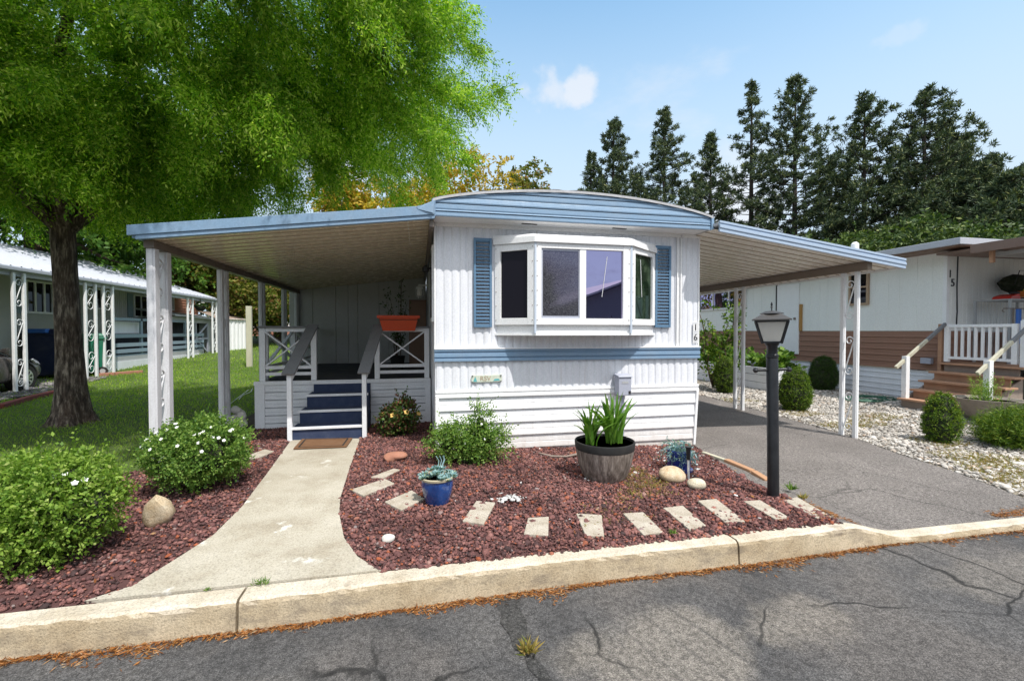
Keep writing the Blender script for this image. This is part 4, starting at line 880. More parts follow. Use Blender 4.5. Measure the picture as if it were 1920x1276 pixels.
m = MB(); m.tube([hb+Vector((0, 0, .05)), (hb.x, hb.y, EZ)], .012, 5); m.build('hanger', M['black'], bk)
P, o = sample_ell([(tuple(hb+Vector((0, 0, .08))), (.3, .3, .14))], 170, .3); link('leaves', leaf_mesh('leaves', P, rdir(len(P)), .09, .05), M['boxleafd'], bk)
for k in range(7):
    m = MB(); q = hb+Vector((random.uniform(-.2, .25), random.uniform(-.25, .1), random.uniform(.08, .2))); m.lathe([(.012, 0), (.045, .012), (.02, .03)], 7, q); m.build('flower', M['petalw'], bk)
bo = thing('white_tub', 'white storage tub beside the green wheeled bin', 'tub', (-9.75, 17.2, .3)); p = atx(196, 690, -9.8); gq = g(-9.8, p.y)
m = MB(); m.box(-10.0, -9.7, p.y-.2, p.y+.25, gq, gq+.5); m.build('body', M['cloud'], bo, bevel=.02); m = MB(); m.box(-10.03, -9.67, p.y-.23, p.y+.28, gq+.5, gq+.56); m.build('lid', M['cloud'], bo, bevel=.01)
def wheelie(name, label, x, y, w, d, h, mat, rz):
    t = thing(name, label, 'bin', (x, y, g(x, y))); t.rotation_euler = (0, 0, rz); ORG[t] = None
    m = MB(); m.add([(-w*.4, -d*.4, .04), (w*.4, -d*.4, .04), (w*.4, d*.42, .12), (-w*.4, d*.42, .12), (-w/2, -d/2, h), (w/2, -d/2, h), (w/2, d/2, h), (-w/2, d/2, h)], [(0, 3, 2, 1), (0, 1, 5, 4), (1, 2, 6, 5), (2, 3, 7, 6), (3, 0, 4, 7), (4, 5, 6, 7)]); m.build('body', mat, t, bevel=.02)
    m = MB(); m.box(-w*.53, w*.53, -d*.54, d*.54, h-.09, h-.03); m.build('rim', mat, t, bevel=.01)
    m = MB(); m.add([(-w*.52, -d*.54, h+.003), (w*.52, -d*.54, h+.003), (w*.52, d*.52, h+.003), (-w*.52, d*.52, h+.003), (-w*.45, -d*.42, h+.08), (w*.45, -d*.42, h+.08), (w*.45, d*.42, h+.09), (-w*.45, d*.42, h+.09)], [(0, 3, 2, 1), (0, 1, 5, 4), (1, 2, 6, 5), (2, 3, 7, 6), (3, 0, 4, 7), (4, 5, 6, 7)]); m.build('lid', mat, t, bevel=.015)
    m = MB(); m.tube([(-w*.35, d*.6, h-.05), (w*.35, d*.6, h-.05)], .018, 8); m.build('handle', mat, t)
    for s in (-1, 1):
        m = MB(); c = (s*w*.47, d*.44, .13); m.tube([(c[0]-.035, c[1], c[2]), (c[0]+.035, c[1], c[2])], .13, 18); wl = m.build('wheel', M['blackdull'], t, True)
        m = MB(); m.tube([(c[0]-.038, c[1], c[2]), (c[0]+.038, c[1], c[2])], .07, 12); m.build('hub', M['grey'], wl)
    return t
wheelie('wheeled_bin', 'green wheeled bin behind the big tree trunk', -9.95, 16.2, .6, .65, 1.2, M['green'], math.radians(-60))
wheelie('wheeled_bin', 'dark navy wheeled bin in front of the parked car, by the neighbour wall', -10.75, 15.9, .95, .85, 1.35, M['navy'], math.radians(-80))
m = MB(); q = atx(86, 632, -10.7); m.box(-10.95, -10.5, q.y-.3, q.y+.35, 1.44, 1.56); tag(m.build('blue_crate', M['bluething'], None, bevel=.02, loc=(-10.7, q.y, 1.44)), 'flat blue crate lying on the navy bin', 'crate')
# edging of the neighbour strip
for nm, pts, lab in (('garden_edging', [(0, 765), (50, 750), (105, 737), (150, 728)], 'dull red edging kerb between grey gravel and lawn at far left'), ('garden_edging', [(185, 704), (215, 702), (250, 699), (268, 698)], 'bright red brick edging beside the neighbour post and green bin')):
    q = [atg(*p) for p in pts]; m = MB()
    for a, b in zip(q[:-1], q[1:]): m.beam(a+Vector((0, 0, .03)), b+Vector((0, 0, .03)), .12, .1)
    tag(m.build(nm, M['redkerb'] if pts[0][0] == 0 else M['brick'], None, bevel=.01, loc=q[0]), lab, 'edging')
# parked car seen by its right front
def car(x, y, rz, label):
    t = thing('parked_car', label, 'car', (x, y, .0)); t.rotation_euler = (0, 0, rz); ORG[t] = None; hw = .88
    st = [(-2.25, .5, .55, .66, .74), (-2.15, .32, .9, .74, .82), (-1.7, .24, 1.0, .84, .87), (-.8, .2, .95, .87, .88), (.6, .2, .93, .87, .88), (1.0, .2, .92, .87, .88), (1.6, .24, .84, .82, .87), (2.0, .28, .74, .72, .80), (2.22, .34, .62, .58, .66), (2.28, .42, .54, .5, .56)]
    m = MB(); k = 12; vs = []
    for yy, zb, zt, wt, wm in st:
        zm = zb+(zt-zb)*.55
        half = [(wm*.9, zb), (wm, zb+.08), (wm*1.0, zm), (wm*.985, zm+(zt-zm)*.5), (wt*.96, zt-.03), (wt*.8, zt)]
        vs += [(a, yy, b) for a, b in half]+[(-a, yy, b) for a, b in reversed(half)]
    n = len(st); m.add(vs, [(i*k+j, i*k+(j+1) % k, (i+1)*k+(j+1) % k, (i+1)*k+j) for i in range(n-1) for j in range(k)]+[tuple(range(k)), tuple((n-1)*k+j for j in range(k-1, -1, -1))])
    b = m.build('body', M['carpaint'], t, True); s = b.modifiers.new('s', 'SUBSURF'); s.levels = 1; s.render_levels = 2
    def cab(name, mat, sc, z1, parent):
        m = MB(); r = [(-1.55, .92, .74), (-.95, z1, .6), (.15, z1+.02, .6), (1.05, .9, .76)]; vs = []
        for yy, zz, w in r: vs += [(-w*sc, yy, .85), (w*sc, yy, .85), (w*sc, yy, zz), (-w*sc, yy, zz)]
        low = [(-.8*sc, -1.6, .88), (.8*sc, -1.6, .88), (.8*sc, 1.1, .88), (-.8*sc, 1.1, .88)]; up = [(-.58*sc, -.95, z1), (.58*sc, -.95, z1), (.58*sc, .15, z1), (-.58*sc, .15, z1)]
        m.add(low+up, [(4, 5, 6, 7), (0, 1, 5, 4), (1, 2, 6, 5), (2, 3, 7, 6), (3, 0, 4, 7)]); return m.build(name, mat, parent, bevel=.05)
    cab('windows', M['glassd'], 1, 1.40, t)
    m = MB(); m.add([(-.60, -1.0, 1.405), (.60, -1.0, 1.405), (.60, .18, 1.405), (-.60, .18, 1.405), (-.52, -.9, 1.45), (.52, -.9, 1.45), (.52, .05, 1.45), (-.52, .05, 1.45)], [(4, 5, 6, 7), (0, 1, 5, 4), (1, 2, 6, 5), (2, 3, 7, 6), (3, 0, 4, 7), (0, 3, 2, 1)]); m.build('roof', M['carpaint'], t, True)
    m = MB()
    for s in (-1, 1):
        m.beam((s*.60, .16, 1.42), (s*.81, 1.12, .9), .05, .05); m.beam((s*.60, -.98, 1.42), (s*.81, -1.6, .9), .07, .05); m.beam((s*.60, -.3, 1.42), (s*.82, -.3, .9), .06, .04)
    m.each('pillar', M['carpaint'], t)
    for s in (-1, 1):
        for yy in (1.38, -1.38):
            m = MB(); c = (s*.80, yy, .325); m.tube([(c[0]-.11, yy, .325), (c[0]+.11, yy, .325)], .33, 28); w = m.build('wheel', M['blackdull'], t, True)
            m = MB(); xo = c[0]+s*.113
            for q in range(10):
                a = q*PI/5; m.beam((xo, yy+.04*math.cos(a), .325+.04*math.sin(a)), (xo, yy+.20*math.cos(a), .325+.20*math.sin(a)), .045, .02, (1, 0, 0))
            m.tube([(xo-s*.01, yy, .325), (xo+s*.012, yy, .325)], .06, 14)
            ring = [(xo, yy+r*math.cos(2*PI*q/28), .325+r*math.sin(2*PI*q/28)) for r in (.19, .225) for q in range(28)]; m.add(ring, [(q, (q+1) % 28, 28+(q+1) % 28, 28+q) for q in range(28)]); m.build('rim', M['alloy'], w)
        m = MB(); m.tube([(s*.865, 1.38+.39*math.cos(a), .325+.39*math.sin(a)) for a in [PI*k/14 for k in range(15)]], .028, 6); m.build('wheel_arch', M['blackdull'], t)
        m = MB(); m.prism([(s*.62, 2.17, .60), (s*.80, 1.78, .66), (s*.835, 1.62, .76), (s*.78, 1.72, .78), (s*.60, 2.1, .70)], (s*.045, .02, .015)); m.build('headlight', M['headlight'], t, bevel=.01)
        m = MB(); m.prism([(s*.885, .75, .98), (s*1.02, .72, .98), (s*1.02, .72, 1.10), (s*.885, .75, 1.08)], (0, .1, 0)); m.build('mirror', M['carpaint'], t, bevel=.02)
        m = MB(); m.box(s*.885-.01, s*.885+.01, -.4, -.2, .78, .81); m.build('door_handle', M['alloy'], t)
    m = MB(); m.box(-.4, .4, 2.26, 2.30, .36, .5); m.build('grille', M['blackdull'], t)
car(-10.5, 12.0, 0, 'taupe car parked nose in under the left neighbour carport roof')
# ------------------------------------------------------------------ right neighbour, number 15
n15 = thing('neighbour_home', 'white and brown home with flat roof and number 15 at the right', 'mobile home', (12, 8, 0))
HX, HY = 10.6, 7.2
def vgroove(u0, u1, pitch, d=.012):
    pr = []; u = u0; k = 0
    while u < u1: pr += [(u, 0), (u+.012, d), (min(u1, u+pitch*(.8+.4*((k*7) % 3)/2)), d)]; u = pr[-1][0]; k += 1
    return pr
m = MB(); m.sheet(vgroove(HY, 24, .3), 1.5, 3.12, lambda u, v, w: (HX-w, u, v)); m.sheet(vgroove(HX, 17, .14), 1.5, 3.12, lambda u, v, w: (u, HY-w, v)); m.build('upper_wall', M['nwhite'], n15, fixn=False)
m = MB(); m.sheet(lap_profile(.66, 1.495, .14, .022), HY+.1, 24, lambda u, v, w: (HX-w, v, u)); m.sheet(lap_profile(.66, 1.495, .14, .022), HX+.1, 17, lambda u, v, w: (v, HY-w, u)); m.box(HX-.03, HX+.1, HY-.03, HY+.1, .66, 1.495); m.build('lower_wall', M['brownlap'], n15, fixn=False)
m = MB(); m.sheet(lap_profile(-.1, .65, .125, .02), HY, 24, lambda u, v, w: (HX+.03-w, v, u)); m.sheet(lap_profile(-.1, .65, .125, .02), HX+.03, 17, lambda u, v, w: (v, HY+.03-w, u)); m.build('skirting', M['white'], n15, fixn=False)
m = MB(); m.box(HX-.018, HX+.05, HY-.02, HY+.05, 1.5, 3.12); m.build('corner_trim', M['trim'], n15)
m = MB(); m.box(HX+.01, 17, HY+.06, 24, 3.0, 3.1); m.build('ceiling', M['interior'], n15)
EVX, EVY = 10.05, 6.62
m = MB(); m.box(EVX+.03, 17.5, EVY+.03, 24.5, 3.115, 3.14); m.build('soffit', M['nbrown'], n15); 
m = MB(); m.box(EVX-.02, 17.6, EVY-.02, 24.6, 3.142, 3.27); m.build('roof', M['metalroof'], n15, bevel=.01)
for px, py, r, h, nm in ((1603, 462, .09, .5, 'roof_vent'), (1582, 467, .17, .2, 'roof_vent')):
    q = atx(px, py, 11.4); m = MB(); m.lathe([(r*.7, -.3), (r*.7, h*.55), (r, h*.55), (r, h*.9), (r*.5, h)], 12, (11.4, q.y, 3.36 if h > .3 else 3.28)); m.build(nm, M['trim'], n15, True)
def w15(px0, px1, py0, py1, bars, green=False):
    b, a = atx(px0, py0, HX-.02), atx(px1, py1, HX-.02); z1 = atx((px0+px1)/2, py0, HX).z; z0 = atx((px0+px1)/2, py1, HX).z; m = MB(); w = .05; x = HX-.016
    m.box(x-.05, x, a.y, a.y+w, z0, z1); m.box(x-.05, x, b.y-w, b.y, z0, z1); m.box(x-.05, x, a.y+w, b.y-w, z1-w, z1); m.box(x-.05, x, a.y+w, b.y-w, z0, z0+w)
    for k in range(bars): yc = a.y+(b.y-a.y)*(k+1)/(bars+1); m.box(x-.045, x, yc-w/2, yc+w/2, z0+w, z1-w)
    if bars == 0: m.box(x-.045, x, a.y+w, b.y-w, (z0+z1)/2-.02, (z0+z1)/2+.02)
    o = m.build('window', M['trim'] if bars else paint('tan_frame', (.42, .3, .2), .6), n15); m = MB(); m.box(x-.02, x+.005, a.y+w, b.y-w, z0+w, z1-w); m.build('pane', M['glassp'] if green else M['glassd'], o)
w15(1594, 1630, 505, 572, 0); w15(1312, 1400, 546, 580, 2, True)
a, b = atx(1459, 600, HX).y, atx(1500, 600, HX).y
m = MB(); m.box(HX-.05, HX-.014, b, a, .84, 2.85); d_ = m.build('side_door', M['trim'], n15, bevel=.004); m = MB(); m.lathe([(.03, -.03), (.03, .03)], 10, (HX-.07, b+.12, 1.85)); m.build('handle', M['brass'], d_)
m = MB(); m.box(HX-.06, HX-.016, b-.10, b-.03, 1.5, 2.25); m.build('orange_trim', paint('orange_trim', (.42, .22, .06), .6), n15)
m = MB(); m.box(HX-.05, HX-.016, a+.01, a+.05, 2.1, 2.9); m.build('dark_trim', M['black'], n15)
m = MB(); q = atx(1740, 676, HX-.03); m.box(HX-.1, HX-.024, q.y-.1, q.y+.1, q.z-.06, q.z+.06); m.build('outlet_box', M['boxgrey'], n15)
m = MB(); q = [(10.86, HY-.02, 3.1), (10.85, HY-.02, 2.4), (10.87, HY-.02, 1.9), (10.84, HY-.02, 1.3)]; m.tube(q, .012, 6); m.build('cable', M['black'], n15)
nm = thing('house_number', 'black house number 15 fixed slantwise on the white corner of the right home', 'sign', (10.7, HY-.03, 2.6))
for ch, x, z in (('1', 10.66, 2.66), ('5', 10.735, 2.48)):
    me = text(ch, .22, .006); me.transform(Matrix.Translation((x, HY-.024, z)) @ Matrix.Rotation(PI/2, 4, 'X')); link('digit', me, M['black'], nm)
pc = thing('patio_cover', 'brown patio cover over the deck of number 15', 'patio cover', (13, 5.8, 2.9))
m = MB(); m.box(10.25, 17, 4.6, 7.15, 3.02, 3.06); m.build('roof_panel', M['patio'], pc)
m = MB(); m.box(10.2, 10.245, 4.58, 6.55, 2.96, 3.12); m.box(10.2, 17, 4.54, 4.58, 2.96, 3.12); m.build('fascia', M['patio'], pc)
m = MB(); m.box(10.55, 10.62, 4.7, 6.4, 2.90, 2.96); m.box(10.55, 17, 6.4, 6.46, 2.9, 3.0); m.each('gutter', M['grey'], pc); m = MB(); m.box(10.36, 10.42, 6.3, 6.36, 2.76, 3.0); m.build('bracket', M['wood'], pc)
for y in (4.8,):
    m = MB(); m.box(14.5, 14.6, y, y+.1, -.1, 3.0); m.build('support_post', M['trim'], pc)
dk = thing('entry_deck', 'wooden entry deck with white picket gate and timber steps at number 15', 'deck', (11, 6.5, 0))
DH = .86; TX = 10.42; ya, yb = 5.85, 7.12
m = MB(); m.box(TX-.04, 17, 5.75, HY-.035, DH-.04, DH); m.build('deck_boards', M['wood'], dk)
m = MB(); m.box(TX+.1, 17, 5.78, 5.81, -.05, DH-.05); m.build('deck_skirt', M['grey'], dk)
for i in range(5):
    z = DH-.17*i-(.0 if i == 0 else 0); x = TX-.26*i; wdn = 0.03*i
    m = MB(); 
    if i: m.box(x-.10, x+.20, ya-.04-wdn, yb+.0, z-.035, z)
    else: m.box(x-.1, x-.04, ya-.04, yb, z-.035, z)
    s = m.build('tread', M['wood'], dk, bevel=.004)
    m = MB(); m.box(x-.03, x, ya+.06-wdn, yb-.06, z-.17 if i < 4 else -.1, z-.036); m.build('riser', M['greywood'] if i in (0, 4) else M['wood'], dk)
m = MB()
for y in (ya+.02, yb-.05): m.prism([(TX, y, DH-.2), (TX-.26*4, y, DH-.17*4-.04), (TX-.26*4, y, -.1), (TX, y, -.1)], (0, .04, 0))
m.each('stringer', M['greywood'], dk)
gt = MB(); gt.box(TX-.03, TX+.03, yb-.12, yb-.04, DH+.02, 1.63); gt.box(TX-.03, TX+.03, ya+.10, ya+.18, DH+.04, 1.63)
gt.box(TX-.025, TX+.025, ya+.18, yb-.12, DH+.08, DH+.13); gt.box(TX-.03, TX+.03, ya+.18, yb-.12, 1.57, 1.625); gate = gt.build('gate', M['trim'], dk, bevel=.003)
m = MB()
for k in range(8): y = ya+.18+(yb-.12-ya-.18)*(k+1)/9; m.box(TX-.018, TX+.018, y-.018, y+.018, DH+.131, 1.569)
m.each('picket', M['trim'], gate)
m = MB(); m.box(TX-.05, TX+.05, ya-.06, ya+.05, DH, 1.68); m.box(TX-.05, TX+.05, ya-.04, ya+.03, 1.68, 1.70); m.build('gate_post', M['trim'], dk, bevel=.005); m = MB(); m.box(TX-.04, TX+.04, yb+.0, yb+.06, DH-.2, 1.64); m.build('timber_post', M['wood'], dk)
m = MB(); m.box(TX+.06, 17, 5.78, 5.84, 1.57, 1.63); m.box(TX+.06, 17, 5.78, 5.84, DH+.08, DH+.13)
for k in range(30): m.box(TX+.16+k*.13, TX+.196+k*.13, 5.792, 5.828, DH+.131, 1.569)
m.build('front_railing', M['trim'], dk)
bx = TX-.26*4+.03
for y, nmz in ((yb-.06, 0), (ya-.10, 1)):
    m = MB(); m.box(bx-.045, bx+.045, y-.045, y+.045, DH-.17*4-.02, DH-.17*4+.82); m.build('rail_post', M['trim'], dk, bevel=.004)
    m = MB(); z0 = DH-.17*4+.80; sl = .66; A = Vector((bx-.24, y, z0-.2)); B = Vector((TX-.03, y, 1.64)); md = A.lerp(B, .62); m.beam(A, md, .045, .06); h = m.build('handrail', M['palewood'], dk, bevel=.004)
    m = MB(); m.beam(md, B, .045, .06); m.build('handrail_section', M['greyrail'], dk, bevel=.004)
# wire shelf and clutter on the deck
wsx = thing('wire_cage', 'tall pale wire cage shelf on the deck of number 15', 'cage', (11.7, 6.85, DH)); x0, x1, y0, y1, zt_ = 11.15, 12.3, 6.5, 7.05, 2.12
m = MB()
for x in (x0, x1):
    for y in (y0, y1): m.box(x-.02, x+.02, y-.02, y+.02, DH, zt_)
for z in (DH+.1, 1.5, zt_): 
    for y in (y0, y1): m.box(x0+.02, x1-.02, y-.015, y+.015, z-.025, z)
    for x in (x0, x1): m.box(x-.015, x+.015, y0+.02, y1-.02, z-.025, z)
m.build('frame', M['grey'], wsx); m = MB()
for k in range(26): x = x0+.04+k*.043; m.box(x-.002, x+.002, y0-.004, y0+.0, DH+.1, zt_-.03)
for k in range(24): z = DH+.14+k*.05; m.box(x0+.02, x1-.02, y0-.008, y0-.004, z-.002, z+.002)
for k in range(11): y = y0+.05+k*.05; m.box(x0-.004, x0, y-.002, y+.002, DH+.1, zt_-.03)
m.build('wire_mesh', M['grey'], wsx); m = MB(); m.box(x0+.03, x1-.03, y0+.03, y1-.03, zt_-.024, zt_-.005); m.box(x0+.03, x1-.03, y0+.03, y1-.03, 1.48, 1.495); m.each('shelf', M['grey'], wsx)
def red_item(nm, lab, cat, x, y, parts, loc):
    t = thing(nm, lab, cat, loc)
    for pn, mt, fn in parts: m = MB(); fn(m); m.build(pn, M[mt], t, True)
    return t
red_item('red_tray', 'flat red tray with dark tools on the left of the cage top', 'tray', 0, 0, [('tray', 'red', lambda m: m.prism([(11.17, 6.5, zt_+.002), (11.42, 6.5, zt_+.002), (11.38, 6.5, zt_+.10), (11.2, 6.5, zt_+.05)], (0, .3, 0))), ('tool', 'black', lambda m: (m.tube([(11.3, 6.6, zt_+.12), (11.46, 6.55, zt_+.12)], .025, 8)))], (11.3, 6.6, zt_))
red_item('red_bottle', 'red bottle with an orange cap on the cage top', 'bottle', 0, 0, [('body', 'red', lambda m: m.lathe([(.06, .002), (.06, .16), (.03, .2), (.03, .22)], 14, (11.92, 6.6, zt_))), ('cap', 'orange', lambda m: m.lathe([(.035, .22), (.035, .26)], 12, (11.92, 6.6, zt_)))], (11.92, 6.6, zt_))
red_item('toy_truck', 'small orange and yellow toy on the cage top beside the red bottle', 'toy', 0, 0, [('body', 'orange', lambda m: (m.box(11.6, 11.8, 6.55, 6.68, zt_+.03, zt_+.10), m.box(11.62, 11.7, 6.56, 6.67, zt_+.10, zt_+.16))), ('boom', 'yellow', lambda m: m.beam((11.66, 6.6, zt_+.14), (11.76, 6.6, zt_+.26), .03, .03)), ('wheel', 'black', lambda m: (m.tube([(11.64, 6.54, zt_+.03), (11.64, 6.69, zt_+.03)], .028, 10), m.tube([(11.76, 6.54, zt_+.03), (11.76, 6.69, zt_+.03)], .028, 10)))], (11.7, 6.6, zt_))
red_item('red_can', 'short red can at the right end of the cage top', 'can', 0, 0, [('body', 'red', lambda m: m.lathe([(.09, .002), (.09, .12), (.07, .14)], 14, (12.15, 6.6, zt_))), ('lid', 'yellow', lambda m: m.lathe([(.05, .14), (.05, .17)], 12, (12.15, 6.6, zt_)))], (12.15, 6.6, zt_))
hbk = thing('hanging_planter', 'black wire planter on the wall above the cage', 'planter', (12.2, 6.9, 2.5)); m = MB()
blob(m, (12.2, 6.95, 2.5), (.34, .16, .2), 3, .3, 2); m.build('moss_liner', M['core'], hbk); m = MB()
for k in range(4): m.tube([(11.86+.2*k, 6.85, 2.45), (11.9+.2*k, 6.8, 2.72), (12.04+.2*k, 6.8, 2.72), (12.06+.2*k, 6.85, 2.45)], .008, 5)
m.each('wire', M['black'], hbk)
bt = thing('blue_towel', 'narrow blue towel hanging from a thin rack in front of the cage', 'towel', (11.2, 6.35, 1.5)); m = MB(); m.sheet([(11.16+.02*k, .01*math.sin(k*1.4)) for k in range(8)], 1.25, 1.92, lambda u, v, w: (u, 6.42+w, v)); m.build('cloth', M['bluething'], bt); m = MB(); m.tube([(10.85, 6.42, 1.925), (11.9, 6.42, 1.925)], .01, 6); m.tube([(11.1, 6.42, 1.92), (11.1, 6.42, DH)], .012, 6); m.tube([(10.85, 6.42, 1.925), (10.82, 6.42, 1.88), (10.86, 6.42, 1.86)], .01, 6); m.build('rack', M['brass'], bt)
# ------------------------------------------------------------------ garden things
def slab(px, label, zoff=.021, grp='pale concrete slabs laid in the lava rock'):
    q = [atg(*p) for p in px]; c = sum(q, Vector())/4; m = MB(); z = c.z+zoff
    m.prism([(p.x, p.y, z-.05) for p in q], (0, 0, .05)); return tag(m.build('stepping_slab', M['slab'], None, bevel=.006, loc=(c.x, c.y, z)), label, 'slab', grp)
slab([(695, 897), (718, 899), (750, 883), (738, 881)], 'smallest slab sliver, farthest back near the walkway')
slab([(657, 921), (681, 933), (740, 909), (722, 900)], 'slab nearest the walkway edge, left of the blue urn')
slab([(721, 944), (752, 961), (796, 938), (772, 921)], 'greenish slab half shaded directly beside the blue urn')
slab([(867, 981), (907, 987), (929, 945), (893, 941)], 'large clean slab right of the blue urn, first of the curving row')
slab([(982, 1005), (1028, 1008), (1029, 972), (990, 974)], 'dirty slab half buried in rock, second of the curving row')
slab([(1098, 1008), (1133, 1009), (1128, 969), (1080, 966)], 'stained brownish slab, third of the curving row')
slab([(1206, 1006), (1244, 1001), (1206, 964), (1168, 966)], 'slab in front of the half barrel, fourth of the curving row')
slab([(1292, 995), (1324, 988), (1280, 952), (1243, 956)], 'slab in front of the two round rocks, fifth of the curving row')
slab([(1365, 985), (1397, 979), (1343, 940), (1308, 943)], 'largest slab left of the lamp post, sixth of the curving row')
slab([(1455, 976), (1480, 972), (1425, 942), (1394, 944)], 'slab in front of the lamp post, seventh of the curving row')
slab([(1532, 973), (1560, 970), (1494, 938), (1470, 942)], 'rightmost slab beside the driveway')
slab([(455, 860), (480, 862), (514, 848), (496, 844)], 'slab in the left bed beside the walkway and white flowering bush', .02)
def boulder(name, px, py, r, mat, label, seed, sub=4, amp=.22, sink=.25, loc_z=0):
    c = atg(px, py); m = MB(); blob(m, (c.x, c.y+r[1]*.6, c.z+r[2]*(1-sink)), r, seed, amp, sub, None, 1.6)
    return tag(m.build(name, mat, None, True, loc=(c.x, c.y, c.z)), label, 'rock')
boulder('boulder', 288, 988, (.075, .07, .10), M['tanrock'], 'angular tan boulder between the two white flowered bushes', 5, 2, .5, .1)
boulder('boulder', 1268, 906, (.125, .10, .09), M['tanrock'], 'larger tan rounded rock beside the blue pot and lamp stake', 8)
boulder('boulder', 1312, 918, (.10, .075, .06), M['paleboulder'], 'smaller pale speckled oval rock right of the tan rock', 12, 4, .1)
boulder('stone', 727, 1018, (.05, .035, .03), M['stonew'], 'white pebble lying alone near the walkway curve', 15, 3, .08)
boulder('flat_stone', 742, 864, (.13, .09, .05), M['brick'], 'flat orange stone in the bed below the rose', 17, 3, .2)
# garden figure
sc0 = atg(441, 808); st = thing('garden_statue', 'small weathered white stone garden figure beside the porch', 'statue', tuple(sc0)); m = MB()
blob(m, sc0+Vector((0, .1, .10)), (.11, .09, .11), 2, .2, 3); blob(m, sc0+Vector((.05, .1, .22)), (.07, .07, .10), 4, .2, 3); m.build('body', M['stonew'], st, True); m = MB(); blob(m, sc0+Vector((-.02, .09, .31)), (.075, .06, .06), 6, .18, 3); m.build('head', M['stonew'], st, True)
m = MB(); q = [atg(*p) for p in [(426, 770), (432, 758), (450, 744), (466, 732), (474, 729), (470, 736), (455, 742), (448, 750)]]; m.tube([p+Vector((0, 0, .02)) for p in q], .008, 6); tag(m.build('loose_cable', M['cloud'], None, True, loc=q[0]), 'white cable lying on the dark soil beside the porch', 'cable')
m = MB(); q = [atg(*p) for p in [(1010, 853), (1035, 858), (1062, 860), (1090, 856)]]; m.tube([q[0]+Vector((0, 0, .03)), q[1]+Vector((0, 0, .02)), q[2]+Vector((0, 0, .03)), q[3]+Vector((0, 0, .045))], [.008, .014, .012, .018], 7); tag(m.build('fallen_branch', M['greywood'], None, True, loc=q[1]), 'bleached fallen branch lying at the foot of the skirting', 'branch')
q = [atg(*p) for p in [(1318, 850), (1345, 860), (1372, 869)]]
m = MB(); m.beam(q[0]+Vector((0, 0, .005)), q[2]+Vector((0, 0, .005)), .05, .05); tag(m.build('timber_edging', M['palewood'], None, bevel=.006, loc=q[1]), 'thin pale timber edging between lava rock and driveway', 'edging')
for (a, b), lab in ((((1362, 865), (1411, 885)), 'orange brick edging strip beside the driveway, longer piece'), (((1413, 887), (1440, 903)), 'broken orange brick piece at the end of the driveway edging')):
    a, b = atg(*a), atg(*b); m = MB(); m.beam(a+Vector((0, 0, .012)), b+Vector((0, 0, .006)), .075, .05); tag(m.build('edging_brick', paint('orange_brick', (.45, .25, .14), .85, amt=.4, scale=12), None, bevel=.008, loc=a), lab, 'brick')
# half barrel of irises
bc = atg(1150, 908); bc.y += .22; br = thing('barrel_planter', 'weathered half barrel planter with black hoop holding iris clumps', 'planter', tuple(bc))
m = MB(); n = 22; prof = [(.205, .0), (.24, .06), (.275, .16), (.306, .317)]; vs = []
for r, z in prof+[(.298, .30), (.315, .31), (.317, .405), (.30, .41), (.29, .40), (.285, .35)]:
    pass
m.lathe(prof, 44, bc); b_ = m.build('staves', M['stave'], br, True); m = MB(); m.lathe([(.300, .315), (.309, .322), (.315, .388), (.311, .398), (.300, .40), (.297, .36)], 44, bc); m.build('hoop', M['blackdull'], br, True)
m = MB(); m.lathe([(.0, .372), (.298, .372)], 30, bc); m.build('potting_soil', paint('mulch', (.16, .09, .05), .95, dirt=(.3, .2, .12), amt=.6, scale=30, bump=1), br)
def iris(c, n, h, label, spread):
    t = thing('iris_clump', label, 'iris', tuple(c)); V = []; Fc = []
    for k in range(n):
        a = random.uniform(0, 2*PI); ln_ = random.uniform(.05, spread); hh = h*random.uniform(.65, 1.1); w = random.uniform(.012, .020); b0 = c+Vector((random.gauss(0, .03), random.gauss(0, .03), 0)); d = Vector((math.cos(a)*1.2, math.sin(a)*.8, 0)); sd = Vector((-math.sin(a+.6), math.cos(a+.6), 0)); base = len(V)
        for i in range(7):
            s_ = i/6; p = b0+d*ln_*(s_**1.9)*1.35+Vector((0, 0, hh*(s_-.30*s_**3.2*(ln_/spread)))); ww = w*(.9+.5*s_-1.4*s_**4)*(1 if i < 6 else .05); V += [p-sd*ww, p+sd*ww]
        Fc += [(base+2*i, base+2*i+1, base+2*i+3, base+2*i+2) for i in range(6)]
    m = MB(); m.add(V, Fc); m.build('leaves', M['iris'], t, True, fixn=False); m = MB()
    for k in range(2): a = random.uniform(0, 6); m.tube([c, c+Vector((.08*math.cos(a), .04*math.sin(a), h*.85))], [.006, .004], 5)
    m.each('flower_stem', M['bushb'], t)
iris(bc+Vector((-.17, -.02, .36)), 34, .47, 'smaller iris clump on the left of the half barrel', .2)
iris(bc+Vector((.09, -.03, .36)), 44, .57, 'taller iris clump on the right of the half barrel', .24)
